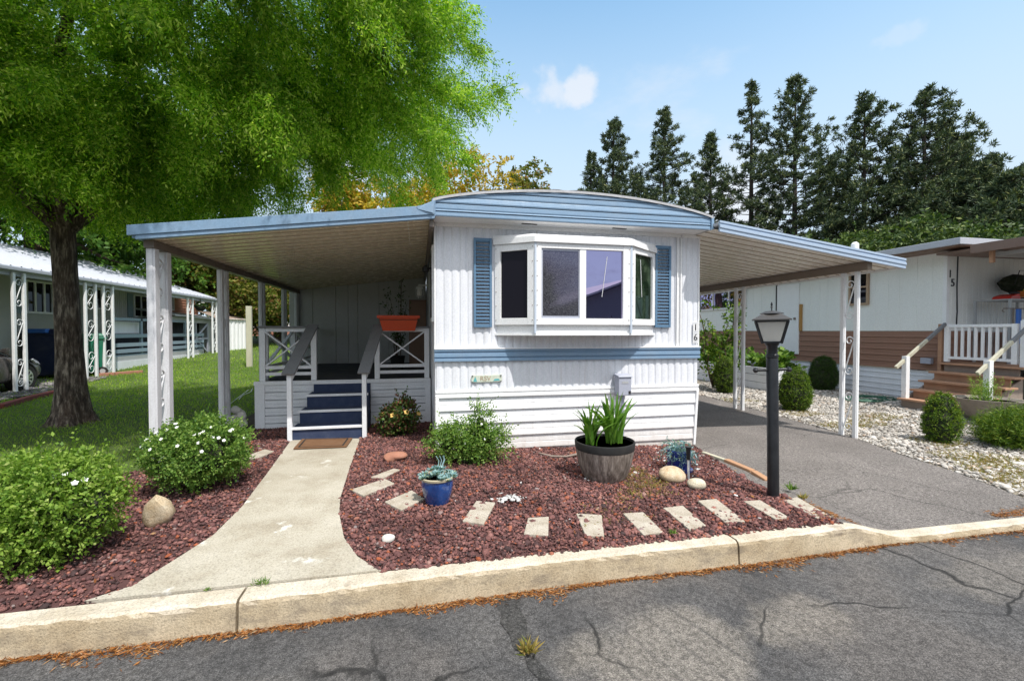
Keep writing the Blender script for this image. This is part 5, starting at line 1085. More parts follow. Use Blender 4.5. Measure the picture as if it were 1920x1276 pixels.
# blue urn with rosettes
pc_ = atg(821, 950); pc_.y += .1; pt = thing('flower_pot', 'glazed blue urn with cream rim on the lava rock', 'pot', tuple(pc_))
m = MB(); m.lathe([(.085, 0), (.10, .01), (.125, .09), (.14, .17), (.137, .215)], 32, pc_); m.build('body', M['glaze'], pt, True); m = MB(); m.lathe([(.136, .215), (.148, .222), (.15, .238), (.138, .243), (.125, .235), (.122, .2)], 32, pc_); m.build('rim', paint('cream_glaze', (.42, .37, .26), .3, amt=.3), pt, True); m = MB(); m.lathe([(0, .21), (.124, .21)], 20, pc_); m.build('potting_soil', M['soil'], pt)
def rosettes(t, c, n, spread, h, L, W, mat):
    Ps, Ds = [], []
    for k in range(n):
        a = random.uniform(0, 2*PI); r = spread*math.sqrt(random.random()); b0 = np.array([c[0]+r*math.cos(a), c[1]+r*math.sin(a), c[2]+h*random.random()*(1.2-r/spread)])
        ax = np.array([math.cos(a)*r/spread*.8, math.sin(a)*r/spread*.8, 1.0])
        for j in range(16):
            Ps.append(b0); Ds.append(ax*.5+np.array([math.cos(j*2.4), math.sin(j*2.4), .1+.05*(j % 4)])*.8)
    return link('rosettes', leaf_mesh('rosettes', np.array(Ps), np.array(Ds), L, W), mat, t)
rp = thing('succulents', 'blue green rosette succulents filling the glazed blue urn', 'plant', tuple(pc_+Vector((0, 0, .22)))); rosettes(rp, pc_+Vector((0, 0, .22)), 34, .145, .09, .05, .018, M['blueleaf'])
m = MB()
for k in range(4): a = random.uniform(0, 6); m.tube([pc_+Vector((0, 0, .22)), pc_+Vector((.09*math.cos(a), .05, .36)), pc_+Vector((.12*math.cos(a)-.03, .05, .40))], .004, 5)
m.each('flower_stalk', M['blueleaf'], rp)
p2 = atg(1284, 888); p2.y += .12; pt2 = thing('flower_pot', 'plain cobalt blue cylinder pot near the driveway corner', 'pot', tuple(p2)); m = MB(); m.lathe([(.12, .03), (.125, .035), (.128, .24), (.12, .245), (.114, .24), (.112, .2)], 32, p2); m.build('body', M['cobalt'], pt2, True); m = MB(); m.lathe([(.13, 0), (.15, .012), (.152, .03), (.14, .03), (.12, .022)], 32, p2); m.build('saucer', M['cobalt'], pt2, True)
t = thing('blue_plant', 'pale blue trailing plant spilling from the cobalt cylinder pot', 'plant', tuple(p2+Vector((0, 0, .22)))); P, o = sample_ell([(tuple(p2+Vector((0, 0, .24))), (.15, .15, .09))], 70, .2); A = sprays(P, np.column_stack([o[:, :2], np.full(len(o), .35)]), 2, 9, .12, .55, .045, .012); link('leaves', leaf_mesh('leaves', *A), M['blueleaf'], t)
sk = atg(1291, 900); t = thing('garden_stake', 'silver stake light with black top behind the tan rock', 'light', tuple(sk)); m = MB(); m.tube([sk, sk+Vector((-.005, 0, .22))], .012, 10); m.build('stem', M['steel'], t, True); m = MB(); m.lathe([(.018, .22), (.022, .3), (.028, .345), (.034, .35), (.034, .358)], 14, sk+Vector((-.005, 0, 0))); m.build('head', M['black'], t, True)
# lamp post
lc = atg(1450, 930); lp = thing('lamp_post', 'black lamp post with a four sided lantern and crossbar beside the driveway', 'lamp post', tuple(lc)); ORG[lp] = None; lp.rotation_euler = (0, math.radians(-1.4), 0); K = lp
m = MB(); m.lathe([(.05, -.1), (.05, 1.29), (.046, 1.30)], 24); m.build('pole', M['black'], K, True); m = MB(); m.lathe([(.046, 1.30), (.053, 1.305), (.053, 1.33), (.045, 1.34), (.045, 1.41), (.06, 1.43), (.06, 1.455)], 24); m.build('collar', M['black'], K, True)
A_ = .2045; 
ca, sa = math.cos(-YAW), math.sin(-YAW)
m = MB(); m.tube([(-.15*ca, -.15*sa, 1.19), (.15*ca, .15*sa, 1.19)], .013, 10); cbm = m.build('crossbar', M['black'], K, True)
for s in (-1, 1):
    m = MB(); m.lathe([(.002, -.026), (.018, -.018), (.026, 0), (.018, .018), (.002, .026)], 14, (s*.155*ca, s*.155*sa, 1.19)); m.build('ball_end', M['black'], cbm, True)
zb_, zt_, rb, rt = 1.45, 1.645, .105, .182; R0 = PI/4+.25-YAW
cor = lambda r, k: (r*math.cos(R0+k*PI/2-PI/4), r*math.sin(R0+k*PI/2-PI/4))
for k in range(4):
    a0, a1, b0, b1 = cor(rb*.96, k), cor(rb*.96, k+1), cor(rt*.96, k), cor(rt*.96, k+1)
    m = MB(); m.add([(*a0, zb_), (*a1, zb_), (*b1, zt_), (*b0, zt_)], [(0, 1, 2, 3)]); m.build('pane', M['lampglass'], K)
m = MB()
for k in range(4): m.beam((*cor(rb, k), zb_-.01), (*cor(rt, k), zt_), .018, .018); m.beam((*cor(rb, k), zb_), (*cor(rb, k+1), zb_), .016, .016); m.beam((*cor(rt, k), zt_), (*cor(rt, k+1), zt_), .018, .018)
m.build('lantern_frame', M['black'], K)
m = MB(); m.lathe([(rt*1.22, zt_+.005), (rt*1.22, zt_+.015), (.10, zt_+.068)], 4, rot=R0-PI/4); m.lathe([(.098, zt_+.065), (.10, zt_+.07), (.05, zt_+.09), (.01, zt_+.095)], 16); m.build('lantern_roof', paint('dark_bronze', (.05, .045, .042), .4, dirt=(.2, .18, .16), amt=.4), K)
m = MB(); m.lathe([(.006, zt_+.09), (.005, zt_+.12), (.012, zt_+.128), (.005, zt_+.137), (.010, zt_+.15), (.003, zt_+.175)], 10); m.build('finial', M['black'], K, True)
# ------------------------------------------------------------------ shrubs
def shrub(name, cat, label, c, ells, n, L, W, mat, slen=.12, strands=3, per=9, droop=.15, flowers=0, fmat='petalw', fr=.02, stems=16, shell=.35, group=None, zmin=.02, core=.6):
    c = Vector(c); t = thing(name, label, cat, tuple(c), group); E = [((c.x+e[0][0], c.y+e[0][1], c.z+e[0][2]), e[1]) for e in ells]
    P, o = sample_ell(E, n, shell, c.z+zmin); o = o+np.array([0, 0, .45]); A = sprays(P, o, strands, per, slen, droop, L, W); k = A[0][:, 2] > c.z+.01
    ns = max(6, n//14); Pi = P[RNG.choice(len(P), ns)]; B = sprays(Pi, np.tile([0, 0, .9], (ns, 1))+o[:ns]*.3, 1, 14, slen*2.1, .05, L, W, .5, .8)
    A = [np.concatenate([a[k], b]) for a, b in zip(A, B)]; link('leaves', leaf_mesh('leaves', *A), mat, t)
    m = MB()
    for i in range(stems):
        q = P[random.randrange(len(P))]; limb(m, c+Vector((random.uniform(-.05, .05), random.uniform(-.05, .05), 0)), q, .010, .003, 0, 5, 5, .06)
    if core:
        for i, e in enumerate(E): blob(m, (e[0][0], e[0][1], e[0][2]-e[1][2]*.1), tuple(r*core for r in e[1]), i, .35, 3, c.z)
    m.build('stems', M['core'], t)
    for i in range(flowers):
        d = Vector((random.uniform(-1, 1), -random.uniform(.15, 1), random.uniform(-.1, 1))).normalized(); e = E[i % len(E)]; q = Vector(e[0])+Vector((d.x*e[1][0], d.y*e[1][1], d.z*e[1][2]))*1.05
        if q.z < c.z+.05: q.z = c.z+.1
        mm = MB(); ax = (d+Vector((0, -.5, .6))).normalized(); s1_ = ax.orthogonal().normalized(); s2_ = ax.cross(s1_)
        for j in range(5):
            a = j*2*PI/5; v = s1_*math.cos(a)+s2_*math.sin(a); w = ax.cross(v); mm.add([q, q+v*fr*.7+w*fr*.5+ax*fr*.15, q+v*fr*1.2+ax*fr*.3, q+v*fr*.7-w*fr*.5+ax*fr*.15], [(0, 1, 2, 3)])
        mm.build('flower', M[fmat], t, fixn=False)
    return t
b1 = atg(332, 945); b1.y += .36
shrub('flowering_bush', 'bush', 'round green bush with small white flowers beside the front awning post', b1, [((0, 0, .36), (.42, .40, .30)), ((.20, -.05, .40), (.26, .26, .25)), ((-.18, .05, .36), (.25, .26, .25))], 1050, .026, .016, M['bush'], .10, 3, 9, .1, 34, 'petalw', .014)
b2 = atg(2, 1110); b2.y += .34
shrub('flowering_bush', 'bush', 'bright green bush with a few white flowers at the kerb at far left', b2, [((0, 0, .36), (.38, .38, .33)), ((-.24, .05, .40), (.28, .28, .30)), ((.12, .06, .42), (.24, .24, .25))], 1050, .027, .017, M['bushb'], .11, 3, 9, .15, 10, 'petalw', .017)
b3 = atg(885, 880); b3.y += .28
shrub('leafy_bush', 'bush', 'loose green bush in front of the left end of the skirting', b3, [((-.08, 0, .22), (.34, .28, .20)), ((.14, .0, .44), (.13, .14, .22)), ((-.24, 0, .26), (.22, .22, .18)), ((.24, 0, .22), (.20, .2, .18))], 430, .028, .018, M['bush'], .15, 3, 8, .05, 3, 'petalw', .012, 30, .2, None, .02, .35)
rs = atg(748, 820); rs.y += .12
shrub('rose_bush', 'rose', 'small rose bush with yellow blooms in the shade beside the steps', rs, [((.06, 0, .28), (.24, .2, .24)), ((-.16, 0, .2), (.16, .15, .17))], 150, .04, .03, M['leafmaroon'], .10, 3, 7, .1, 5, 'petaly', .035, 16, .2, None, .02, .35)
# clipped balls of box
def boxwood(px, py, r, h, label, mat='boxleaf', seed=1, taper=.8):
    c = atg(px, py); c.y += r*.7; t = thing('clipped_shrub', label, 'boxwood', tuple(c), 'clipped shrubs in the pebble yard'); E = [((c.x, c.y, c.z+h*.40), (r, r, h*.44)), ((c.x, c.y, c.z+h*.66), (r*taper, r*taper, h*.34))]
    n = int(1500*(r/.27)**2); P, o = sample_ell(E, n, .93, c.z+.03); P += rdir(len(P))*.012
    A = sprays(P, o+np.array([0, 0, .35]), 3, 5, .055, .0, .021, .013, 1.0); k = A[0][:, 2] > c.z+.01; link('leaves', leaf_mesh('leaves', *[a[k] for a in A]), M[mat], t); m = MB()
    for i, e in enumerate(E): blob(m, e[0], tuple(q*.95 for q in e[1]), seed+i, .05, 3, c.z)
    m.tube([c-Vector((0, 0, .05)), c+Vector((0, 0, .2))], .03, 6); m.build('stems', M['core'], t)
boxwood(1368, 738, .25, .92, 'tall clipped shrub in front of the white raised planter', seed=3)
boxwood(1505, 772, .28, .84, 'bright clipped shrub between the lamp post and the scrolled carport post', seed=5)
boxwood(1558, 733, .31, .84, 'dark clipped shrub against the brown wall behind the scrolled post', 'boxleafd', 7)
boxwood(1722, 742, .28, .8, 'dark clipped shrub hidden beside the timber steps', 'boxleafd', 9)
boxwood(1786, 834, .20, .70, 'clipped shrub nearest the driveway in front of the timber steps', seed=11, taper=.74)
jc = atg(1945, 845); jc.y += .25
shrub('juniper', 'juniper', 'spreading bright green juniper at the right edge', jc, [((0, 0, .2), (.40, .36, .18)), ((.1, 0, .28), (.28, .26, .16))], 900, .05, .007, M['boxleaf'], .14, 3, 12, -.1, 0, core=.7)
bw_ = atg(1905, 800); bw_.y += .35; t = thing('planter_bowl', 'wide grey concrete planter bowl at the right edge', 'planter', tuple(bw_)); m = MB(); m.lathe([(.16, 0), (.30, .15), (.42, .38), (.435, .40), (.40, .40), (.3, .28)], 30, bw_); m.build('bowl', M['concbowl'], t, True); m = MB(); m.lathe([(0, .36), (.39, .36)], 24, bw_); m.build('potting_soil', M['soil'], t)
t = thing('bowl_plant', 'upright light green flowering plant in the concrete bowl', 'plant', tuple(bw_+Vector((-.1, 0, .36)))); P = np.column_stack([bw_.x-.1+RNG.normal(size=60)*.12, bw_.y+RNG.normal(size=60)*.1, np.full(60, bw_.z+.36)]); A = sprays(P, np.tile([0, 0, 1.0], (60, 1)), 1, 22, .34, -.0, .04, .010, .35, .8); link('leaves', leaf_mesh('leaves', *A), M['bushb'], t)
# raised planter with vegetables
pl0 = atg(1486, 738); t = thing('raised_planter', 'long white raised planter box along the white neighbour wall', 'planter', tuple(pl0)); a, b = atg(1478, 733), atg(1380, 702); c0 = atg(1470, 733)
X0, Y1_, Y2_ = 8.6, 9.7, 14.5
a = atg(1478, 730); Xa = a.x; Ya = a.y; m = MB()
for k in range(3): m.box(Xa-.55, Xa-.51, Ya, Ya+5.5, -.05+.2*k, .14+.2*k)
for k in range(3): m.box(Xa-.51, Xa+.55, Ya, Ya+.04, -.05+.2*k, .14+.2*k); m.box(Xa+.51, Xa+.55, Ya+.04, Ya+5.5, -.05+.2*k, .14+.2*k)
m.box(Xa-.57, Xa-.50, Ya-.02, Ya+.06, -.05, .6); m.each('board', M['white'], t, bevel=.006); m = MB(); m.box(Xa-.5, Xa+.5, Ya+.05, Ya+5.4, 0, .48); m.build('soil', M['soil'], t)
for i, (dx, dy, r, lab) in enumerate([(0, .5, .34, 'broad leafed green plant at the near end of the raised planter'), (-.1, 1.9, .36, 'broad leafed green plant behind the lamp post in the raised planter'), (0, 3.3, .38, 'bushy pale leafed plant midway along the raised planter'), (0, 4.8, .4, 'leafy plant at the far end of the raised planter')]):
    shrub('vegetable_plant', 'plant', lab, (Xa+dx, Ya+dy, .48), [((0, 0, .2), (r*1.2, r*1.5, .24))], 90, .13, .09, M['bush'], .16, 2, 6, .3, 0, stems=6, shell=.3, group='plants in the raised planter', core=.5)
yc = atg(1545, 722)
shrub('yellow_shrub', 'shrub', 'small yellow green shrub beside the dark clipped shrub', yc, [((0, .2, .42), (.22, .2, .2))], 90, .05, .035, M['bushb'], .1, 2, 6, .1, 0, core=.4)
# small tree right behind the home
tc = atx(1330, 600, 7.6); sx_, sy_ = 7.7, atx(1338, 600, 7.7).y
t = thing('small_tree', 'small leafy tree at the right rear corner of the blue home', 'tree', (sx_, sy_, 0)); m = MB(); tips = []
for q in [(sx_+.7, sy_, 2.25), (sx_-.3, sy_+.2, 2.0), (sx_+.3, sy_-.2, 1.7), (sx_+.5, sy_+.2, 1.3), (sx_-.4, sy_, 1.4), (sx_+.8, sy_, 1.9)]: tips += limb(m, (sx_, sy_, 0), q, .03, .008, .1, 6, 6, .05)[2:]
m.build('trunk', M['twig'], t); T = np.array([tuple(p) for p in tips]); T = np.repeat(T, 4, 0)+RNG.normal(size=(len(T)*4, 3))*.12; A = sprays(T, rdir(len(T)), 2, 7, .22, .3, .10, .055); link('crown', leaf_mesh('crown', *A), M['boxleaf'], t)
# green hose
m = MB(); hc = atg(1640, 752); pts = []
for k in range(160): a = k*.24; r = .42+.1*math.sin(k*.31)+.05*math.sin(k*1.7); pts.append((hc.x+r*1.1*math.cos(a)+.1*math.sin(k*.11), hc.y+.2+r*.7*math.sin(a), g(hc.x, hc.y)+.035+.015*math.sin(k*.5)))
m.tube(pts, .011, 6); tag(m.build('garden_hose', M['hose'], None, True, loc=hc), 'tangled green garden hose on the pebbles by the timber steps', 'hose')
# ------------------------------------------------------------------ trees
def crown_obj(t, ells, n, strands, per, slen, droop, L, W, mat, shell=.5, zmin=None, spread=.8, carve=None, name='crown', lsp=.9, bias=0):
    P, o = sample_ell(ells, n, shell, zmin)
    if carve is not None: k = carve(P); P, o = P[k], o[k]
    o = o+np.array([0, 0, bias]); A = sprays(P, o, strands, per, slen, droop, L, W, spread, lsp); return link(name, leaf_mesh(name, *A), mat, t)
tb = atg(136, 792)
bt = thing('shade_tree', 'large feathery green shade tree with a thick dark trunk on the lawn', 'tree', tuple(tb)); m = MB(); pts = []; rs_ = []
prof = [(0, .36), (.08, .29), (.25, .235), (.6, .20), (1.2, .172), (1.9, .156), (2.5, .148), (3.0, .152), (3.4, .15)]
n = 28; vs = []
for z, r in prof:
    for k in range(n):
        a = 2*PI*k/n; rr = r*(1+.07*math.sin(3*a+z)+.05*math.sin(7*a+2*z)+(.16*max(0, .35-z)/.35)*math.sin(5*a+1)); vs.append((tb.x-.02*z+rr*math.cos(a), tb.y+rr*math.sin(a), tb.z-.05+z))
m.add(vs, [(i*n+k, i*n+(k+1) % n, (i+1)*n+(k+1) % n, (i+1)*n+k) for i in range(len(prof)-1) for k in range(n)])
top_ = Vector((tb.x-.06, tb.y, 3.25)); ends = [(tb.x-2.6, tb.y-.6, 5.2), (tb.x-1.2, tb.y+1.5, 7), (tb.x+2.0, tb.y-.3, 7.0), (tb.x+1.5, tb.y-2.0, 6.5), (tb.x-.2, tb.y-1.4, 8), (tb.x+3.6, tb.y+.4, 6.6), (tb.x-1.5, tb.y-2.4, 5.6)]
for i, e in enumerate(ends):
    p = limb(m, top_+Vector((0, 0, -.15)), e, .11 if i else .09, .04, .3, 10, 7, .03)
    for k in range(5):
        q = p[random.randrange(2, 7)]; limb(m, q, q+Vector((random.uniform(-1.3, 1.6), random.uniform(-1.3, 1.0), random.uniform(-.2, 1.2))), .045, .012, .05, 6, 5, .06)
m.build('trunk', M['bark'], bt, True)
ells = [((-5.4, 6.8, 6.3), (4.9, 3.3, 2.7)), ((-2.9, 6.7, 6.2), (3.2, 2.5, 2.5)), ((-1.4, 7.9, 5.6), (2.3, 2.0, 1.7)), ((-5.0, 8.0, 4.7), (3.4, 2.4, 1.4)), ((-7.6, 7.6, 5.0), (3.2, 3, 2.0)), ((-3.0, 8.8, 4.9), (3.0, 1.6, 1.3)), ((.2, 8.3, 5.0), (.9, .9, .45)), ((-6.0, 6.2, 4.5), (1.6, 1.1, 1.0)), ((-1.75, 6.6, 6.9), (2.1, 2.1, 2.0)), ((-4.2, 7.6, 4.4), (2.8, 1.6, .8)), ((-6.6, 6.9, 4.5), (1.8, 1.3, .8)), ((-1.2, 7.4, 5.2), (2.0, 1.6, 1.1)), ((-2.0, 4.3, 6.0), (1.5, 1.0, .8)), ((-7.0, 6.0, 6.2), (2.4, 2.0, 1.8)), ((.1, 8.0, 5.3), (1.1, 1.0, .6)), ((-5.2, 7.2, 4.2), (2.2, 1.3, .6)), ((-3.2, 7.6, 5.0), (2.0, 1.5, 1.0)), ((-2.0, 5.9, 6.9), (2.2, 1.4, 1.8)), ((-.9, 7.4, 6.5), (1.5, 1.4, 1.5))]
ph = RNG.random((6, 3))*6
def carve(P):
    return (P[:, 2] > 3.6+.3*np.sin(P[:, 0]*2.1)+.75*np.clip((P[:, 0]+2.6)/1.2, 0, 1)) & ~((P[:, 1] < 5.2) & (P[:, 2] < 5.0)) & ~((P[:, 0] > -.8) & (P[:, 1] < 5.3))
def boughs(t, ells, nb, sub_, mat, shell, size, L, W, per, slen, droop, name):
    P, o = sample_ell(ells, nb, shell); k = carve(P); P, o = P[k], o[k]; n = len(P)
    ax = o*np.array([1, 1, .35])+np.array([0, 0, -.22]); ax = unit(ax+rdir(n)*.25); sz = size*(.6+.8*RNG.random(n))
    u = RNG.random((n, sub_))*1.5-.55; lat = RNG.normal(size=(n, sub_, 3))*.21*(1-.45*np.abs(u))[:, :, None]*np.array([1, 1, .7])
    Q = P[:, None, :]+(ax[:, None, :]*u[:, :, None]+lat)*sz[:, None, None]; Q[:, :, 2] -= .28*sz[:, None]*np.clip(u, 0, 2)**2
    D = ax[:, None, :]+rdir(n*sub_).reshape(n, sub_, 3)*.45+np.array([0, 0, -.12])
    Q = Q.reshape(-1, 3); D = unit(D.reshape(-1, 3)); k = Q[:, 2] > 3.2; Q, D = Q[k], D[k]
    A = sprays(Q, D, 2, per, slen, droop, L, W, .55, .7, .22, .12); p = A[0]; k = ~((p[:, 0] > -3.05) & (p[:, 1] > 5.2) & (p[:, 1] < 11.6) & (p[:, 2] < 3.05)); A = [a[k] for a in A]; return link(name, leaf_mesh(name, *A), mat, t)
RNG = np.random.default_rng(5)
boughs(bt, ells, 600, 105, M['locust'], .62, .70, .058, .0195, 10, .25, .40, 'crown')
def bgtree(name, label, x, y, h, r, mat, n=420, group=None, L=.3, W=.2, z0=0, seed=0, base=.3):
    rng = random.Random(seed+int(x*10)+int(y)); t = thing(name, label, 'tree', (x, y, z0), group); m = MB(); limb(m, (x, y, z0-.2), (x, y, z0+h*.75), r*.09+.05, .04, 0, 8, 6, .01)
    E = [((x, y, z0+h*.62), (r*.8, r*.8, h*.36))]
    for k in range(8):
        a = rng.uniform(0, 6.28); rr = r*rng.uniform(.35, .65); zc = z0+h*rng.uniform(base+.08, .85); E.append(((x+rr*math.cos(a), y+rr*math.sin(a), zc), (r*rng.uniform(.3, .5), r*rng.uniform(.3, .5), h*rng.uniform(.1, .18)))); limb(m, (x, y, z0+h*.35), E[-1][0], r*.03+.02, .02, 0, 6, 4, .05)
    m.build('trunk', M['twig'], t); crown_obj(t, E, n, 3, 8, r*.16, .25, L, W, mat, .45, z0+h*base*.6, .9); return t
def pine(x, y, h, r, label, group, seed, bare=.12, dens=1.0):
    rng = np.random.default_rng(seed); t = thing('pine_tree', label, 'tree', (x, y, 0), group); m = MB(); m.tube([(x, y, -.3), (x+.1, y, h*.4), (x, y, h*.8), (x, y, h*.985)], [h*.012, h*.010, h*.005, .03], 8); P = []; D = []
    nb_ = int(140*dens); lean = rng.uniform(0, 6.28)
    for i in range(nb_):
        f = bare+(1-bare)*((i+rng.random())/nb_); z = h*f; q = (f-bare)/(1-bare); env = ((1-q)**.85)*(.65+.35*min(1, q/.25))+.07
        a = i*2.4+rng.uniform(-.6, .6); ln_ = r*1.12*env*rng.uniform(.4, 1.2)*(1+.25*math.cos(a-lean)); up = .1+.75*f; b = np.array([x, y, z]); e = b+np.array([ln_*math.cos(a), ln_*math.sin(a), ln_*up*.55]); m.tube([tuple(b), tuple((b+e)/2-np.array([0, 0, ln_*.05])), tuple(e)], [.055*(1-f)+.02, .04, .018], 4, False)
        k = max(3, int(ln_*3)+1); sd_ = np.array([-math.sin(a), math.cos(a), 0])
        for s in rng.uniform(.4, 1.05, k): P.append(b+(e-b)*s+sd_*rng.normal()*.32*ln_*s*.6+np.array([0, 0, rng.uniform(-.05, .25)])); D.append(np.array([math.cos(a)*.5, math.sin(a)*.5, .7]))
    m.build('trunk', M['pinebark'], t); P = np.array(P); D = unit(np.array(D)); c = len(P); k = 34; sc_t = np.repeat(.75+.6*RNG.random(c), k)[:, None]; Q = np.repeat(P, k, 0)+RNG.normal(size=(c*k, 3))*.07; dd = unit(np.repeat(D, k, 0)*.55+rdir(c*k)); link('crown', leaf_mesh('crown', Q, dd, sc_t[:, 0]*(.22+.16*RNG.random(c*k)), .075), M['pine'], t); return t
# pines behind (position from the photograph's tops at a chosen depth)
def at_dist(px, py, d):
    r = ray(px, py); t = d/math.hypot(r[0], r[1]); return r[0]*t, r[1]*t, EYE+r[2]*t
PG = 'tall dark pines behind the homes'
for i, (px, py, d, r, lab, dens) in enumerate([(1150, 232, 46, 4.6, 'leftmost tall pine with a broad double top behind the home roof', 1.2), (1108, 290, 48, 3.0, 'shorter pine leaning on the left of the leftmost tall pine', 1.0), (1246, 210, 46, 4.6, 'second tall pine from the left, above the home roof end', 1.2), (1333, 255, 45, 3.4, 'short narrow pine right of the home roof end', 1.0), (1410, 158, 47, 3.9, 'open sparse tall pine above the left end of the carport', .75), (1492, 150, 45, 5.0, 'tallest broad pine in the middle of the row', 1.15), (1622, 186, 45, 5.0, 'broad pine right of the tallest one', 1.1), (1735, 178, 46, 5.2, 'tall pine with long right branches above the neighbour roof', 1.0), (1860, 300, 52, 4.5, 'lower pine near the right edge of the row', 1.1), (1800, 265, 50, 4.0, 'pine half hidden right of the tall right one', 1.0), (1560, 300, 56, 4.5, 'distant lower pine between the two broad pines', 1.0), (1680, 330, 56, 4.5, 'distant low pine left of the tall right pine', 1.0), (1770, 240, 52, 4.2, 'pine just right of the tall right pine, slightly lower', 1.0), (1925, 318, 50, 4.8, 'pine cut by the right edge of the row', 1.2), (1835, 318, 44, 4.8, 'dense lower pine directly above the neighbour roof corner', 1.3), (1885, 335, 41, 4.6, 'short dense pine near the right edge above the patio cover', 1.3), (1195, 330, 52, 4.0, 'low pine between the two leftmost tall pines', 1.0)]):
    x, y, z = at_dist(px, py, d); pine(x, y, z, r, lab, PG, 40+i, .16, dens)
FG = 'broad trees below the pines'
for i, (px, py, d, r, lab) in enumerate([(1350, 440, 36, 3.8, 'dark bushy tree rising just right of the home roof'), (1480, 445, 35, 3.8, 'bushy tree under the tallest pine'), (1600, 430, 35, 4.2, 'bushy tree above the neighbour roof vents'), (1735, 400, 36, 4.6, 'bushy tree above the right neighbour flat roof'), (1850, 425, 37, 4.6, 'large bushy tree at the right behind number 15'), (1965, 410, 36, 4.6, 'bushy tree cut by the right edge'), (1240, 420, 42, 4.0, 'bushy tree peeping over the home roof'), (1420, 430, 46, 4.0, 'dark tree low between the sparse and tallest pines'), (1670, 410, 46, 4.5, 'dark tree low behind the two right pines')]):
    x, y, z = at_dist(px, py, d); bgtree('broad_tree', lab, x, y, z, r, M['forest'], 1000, FG, .25, .13, 0, i, .08)
BG = 'background trees left of the home'
for i, (px, py, d, r, mt, lab) in enumerate([(60, 60, 26, 5.5, 'bgtree', 'green tree above the left neighbour roof at far left'), (200, 200, 30, 5, 'bgtree', 'green tree behind the big trunk and white metal roof'), (320, 280, 34, 5, 'bgtree', 'green tree above the far end of the left neighbour roof'), (440, 430, 38, 4.2, 'forest', 'blue green conifer like tree behind the porch posts'), (455, 505, 30, 3.4, 'olive', 'yellow green tree behind the white metal shed'), (520, 480, 33, 3.6, 'olive', 'reddish green tree seen through the far porch posts'), (560, 430, 36, 4, 'bgtree', 'green tree hidden behind the grey porch wall'), (-80, 150, 24, 5.5, 'bgtree', 'green tree cut by the left edge')]):
    x, y, z = at_dist(px, py, d); bgtree('background_tree', lab, x, y, z, r, M[mt], 800, BG, .2, .13, .8, i, .16)
for i, (px, py, d, r, mt, lab) in enumerate([(685, 335, 27, 3.0, 'amber', 'amber yellow tree above the porch roof'), (800, 300, 28, 3.4, 'amber', 'amber yellow tree behind the left end of the home roof'), (905, 282, 29, 3.6, 'amber', 'orange leaved tree above the middle of the home roof'), (985, 312, 31, 2.6, 'olive', 'thin olive tree right of the orange leaved tree')]):
    x, y, z = at_dist(px, py, d); bgtree('autumn_tree', lab, x, y, z, r, M[mt], 520, 'yellow and orange trees behind the home', .22, .14, .4, 50+i, .3)
# pale house far behind the porch gap
fx, fy, fz = at_dist(512, 620, 46); fh = thing('distant_house', 'pale distant house with dark window seen through the porch posts', 'house', (fx, fy, 1.2)); m = MB(); m.box(fx-4, fx+3.4, fy, fy+5, .6, 3.9); m.build('wall', M['trim'], fh); m = MB(); m.box(fx-.4, fx+1.0, fy-.05, fy-.01, 1.7, 3.6); m.build('window', M['interior'], fh); m = MB(); m.box(fx-4.4, fx+3.8, fy-.5, fy+5.4, 3.91, 4.2); m.build('roof', M['grey'], fh); m = MB(); m.box(fx-4.2, fx+3.5, fy-.4, fy-.1, .6, 1.7); m.build('brick_base', M['brick'], fh)
# home and trees across the road: the bay window mirrors them
ac = thing('facing_home', 'dark gabled home across the road, mirrored in the bay window', 'mobile home', (13, -15, -.2)); m = MB(); m.prism([(9, -15, -.25), (17, -15, -.25), (17, -15, 3.1), (13, -15, 4.6), (9, -15, 3.1)], (0, -10, 0)); m.build('wall', M['greyrail'], ac)
m = MB(); m.beam((8.5, -20, 3.08), (13, -20, 4.78), 11, .12); m.beam((13, -20, 4.78), (17.5, -20, 3.08), 11, .12); m.build('roof', M['greywall'], ac); m = MB(); m.box(10.3, 11.6, -14.97, -14.93, 1.0, 2.2); m.build('window', M['glassd'], ac)
for i, (x, y, h, r) in enumerate([(-3, -22, 8, 3.5), (9.6, -27, 7.6, 2.2), (5.5, -24, 8.5, 2.6), (7.6, -20, 6.2, 1.8)]): bgtree('facing_tree', ['round tree across the road left of the facing home', 'small tree behind the left end of the facing home', 'tall tree across the road left of the dark gabled home', 'lower tree beside the dark gabled home'][i], x, y, h, r, M['forest'], 260, 'trees across the road', .3, .18, -.2, 80+i)
# ------------------------------------------------------------------ daylight, sky and camera
SUN_EL, SUN_AZ = math.radians(60), math.radians(26)     # azimuth: turned from -y towards +x
sd = Vector((math.sin(SUN_AZ)*math.cos(SUN_EL), -math.cos(SUN_AZ)*math.cos(SUN_EL), math.sin(SUN_EL)))
L_ = bpy.data.lights.new('sun', 'SUN'); L_.energy = 5.0; L_.angle = math.radians(.53); L_.color = (1, .96, .90); so = bpy.data.objects.new('sun', L_); COL.objects.link(so); so.rotation_euler = (-sd).to_track_quat('-Z', 'Y').to_euler()
W_ = bpy.data.worlds.new('World'); bpy.context.scene.world = W_; W_.use_nodes = True; nt = W_.node_tree; nt.nodes.clear()
N = lambda t, **k: (lambda x: ([setattr(x, a, b) for a, b in k.items()], x)[1])(nt.nodes.new(t))
out = N('ShaderNodeOutputWorld'); bgd = N('ShaderNodeBackground'); bgd.inputs[1].default_value = .15; sky = N('ShaderNodeTexSky', sky_type='NISHITA'); sky.sun_disc = False; sky.sun_elevation = SUN_EL; sky.sun_rotation = math.atan2(sd.x, sd.y); sky.altitude = 600; sky.air_density = 1.25; sky.dust_density = .6; sky.ozone_density = 2.2
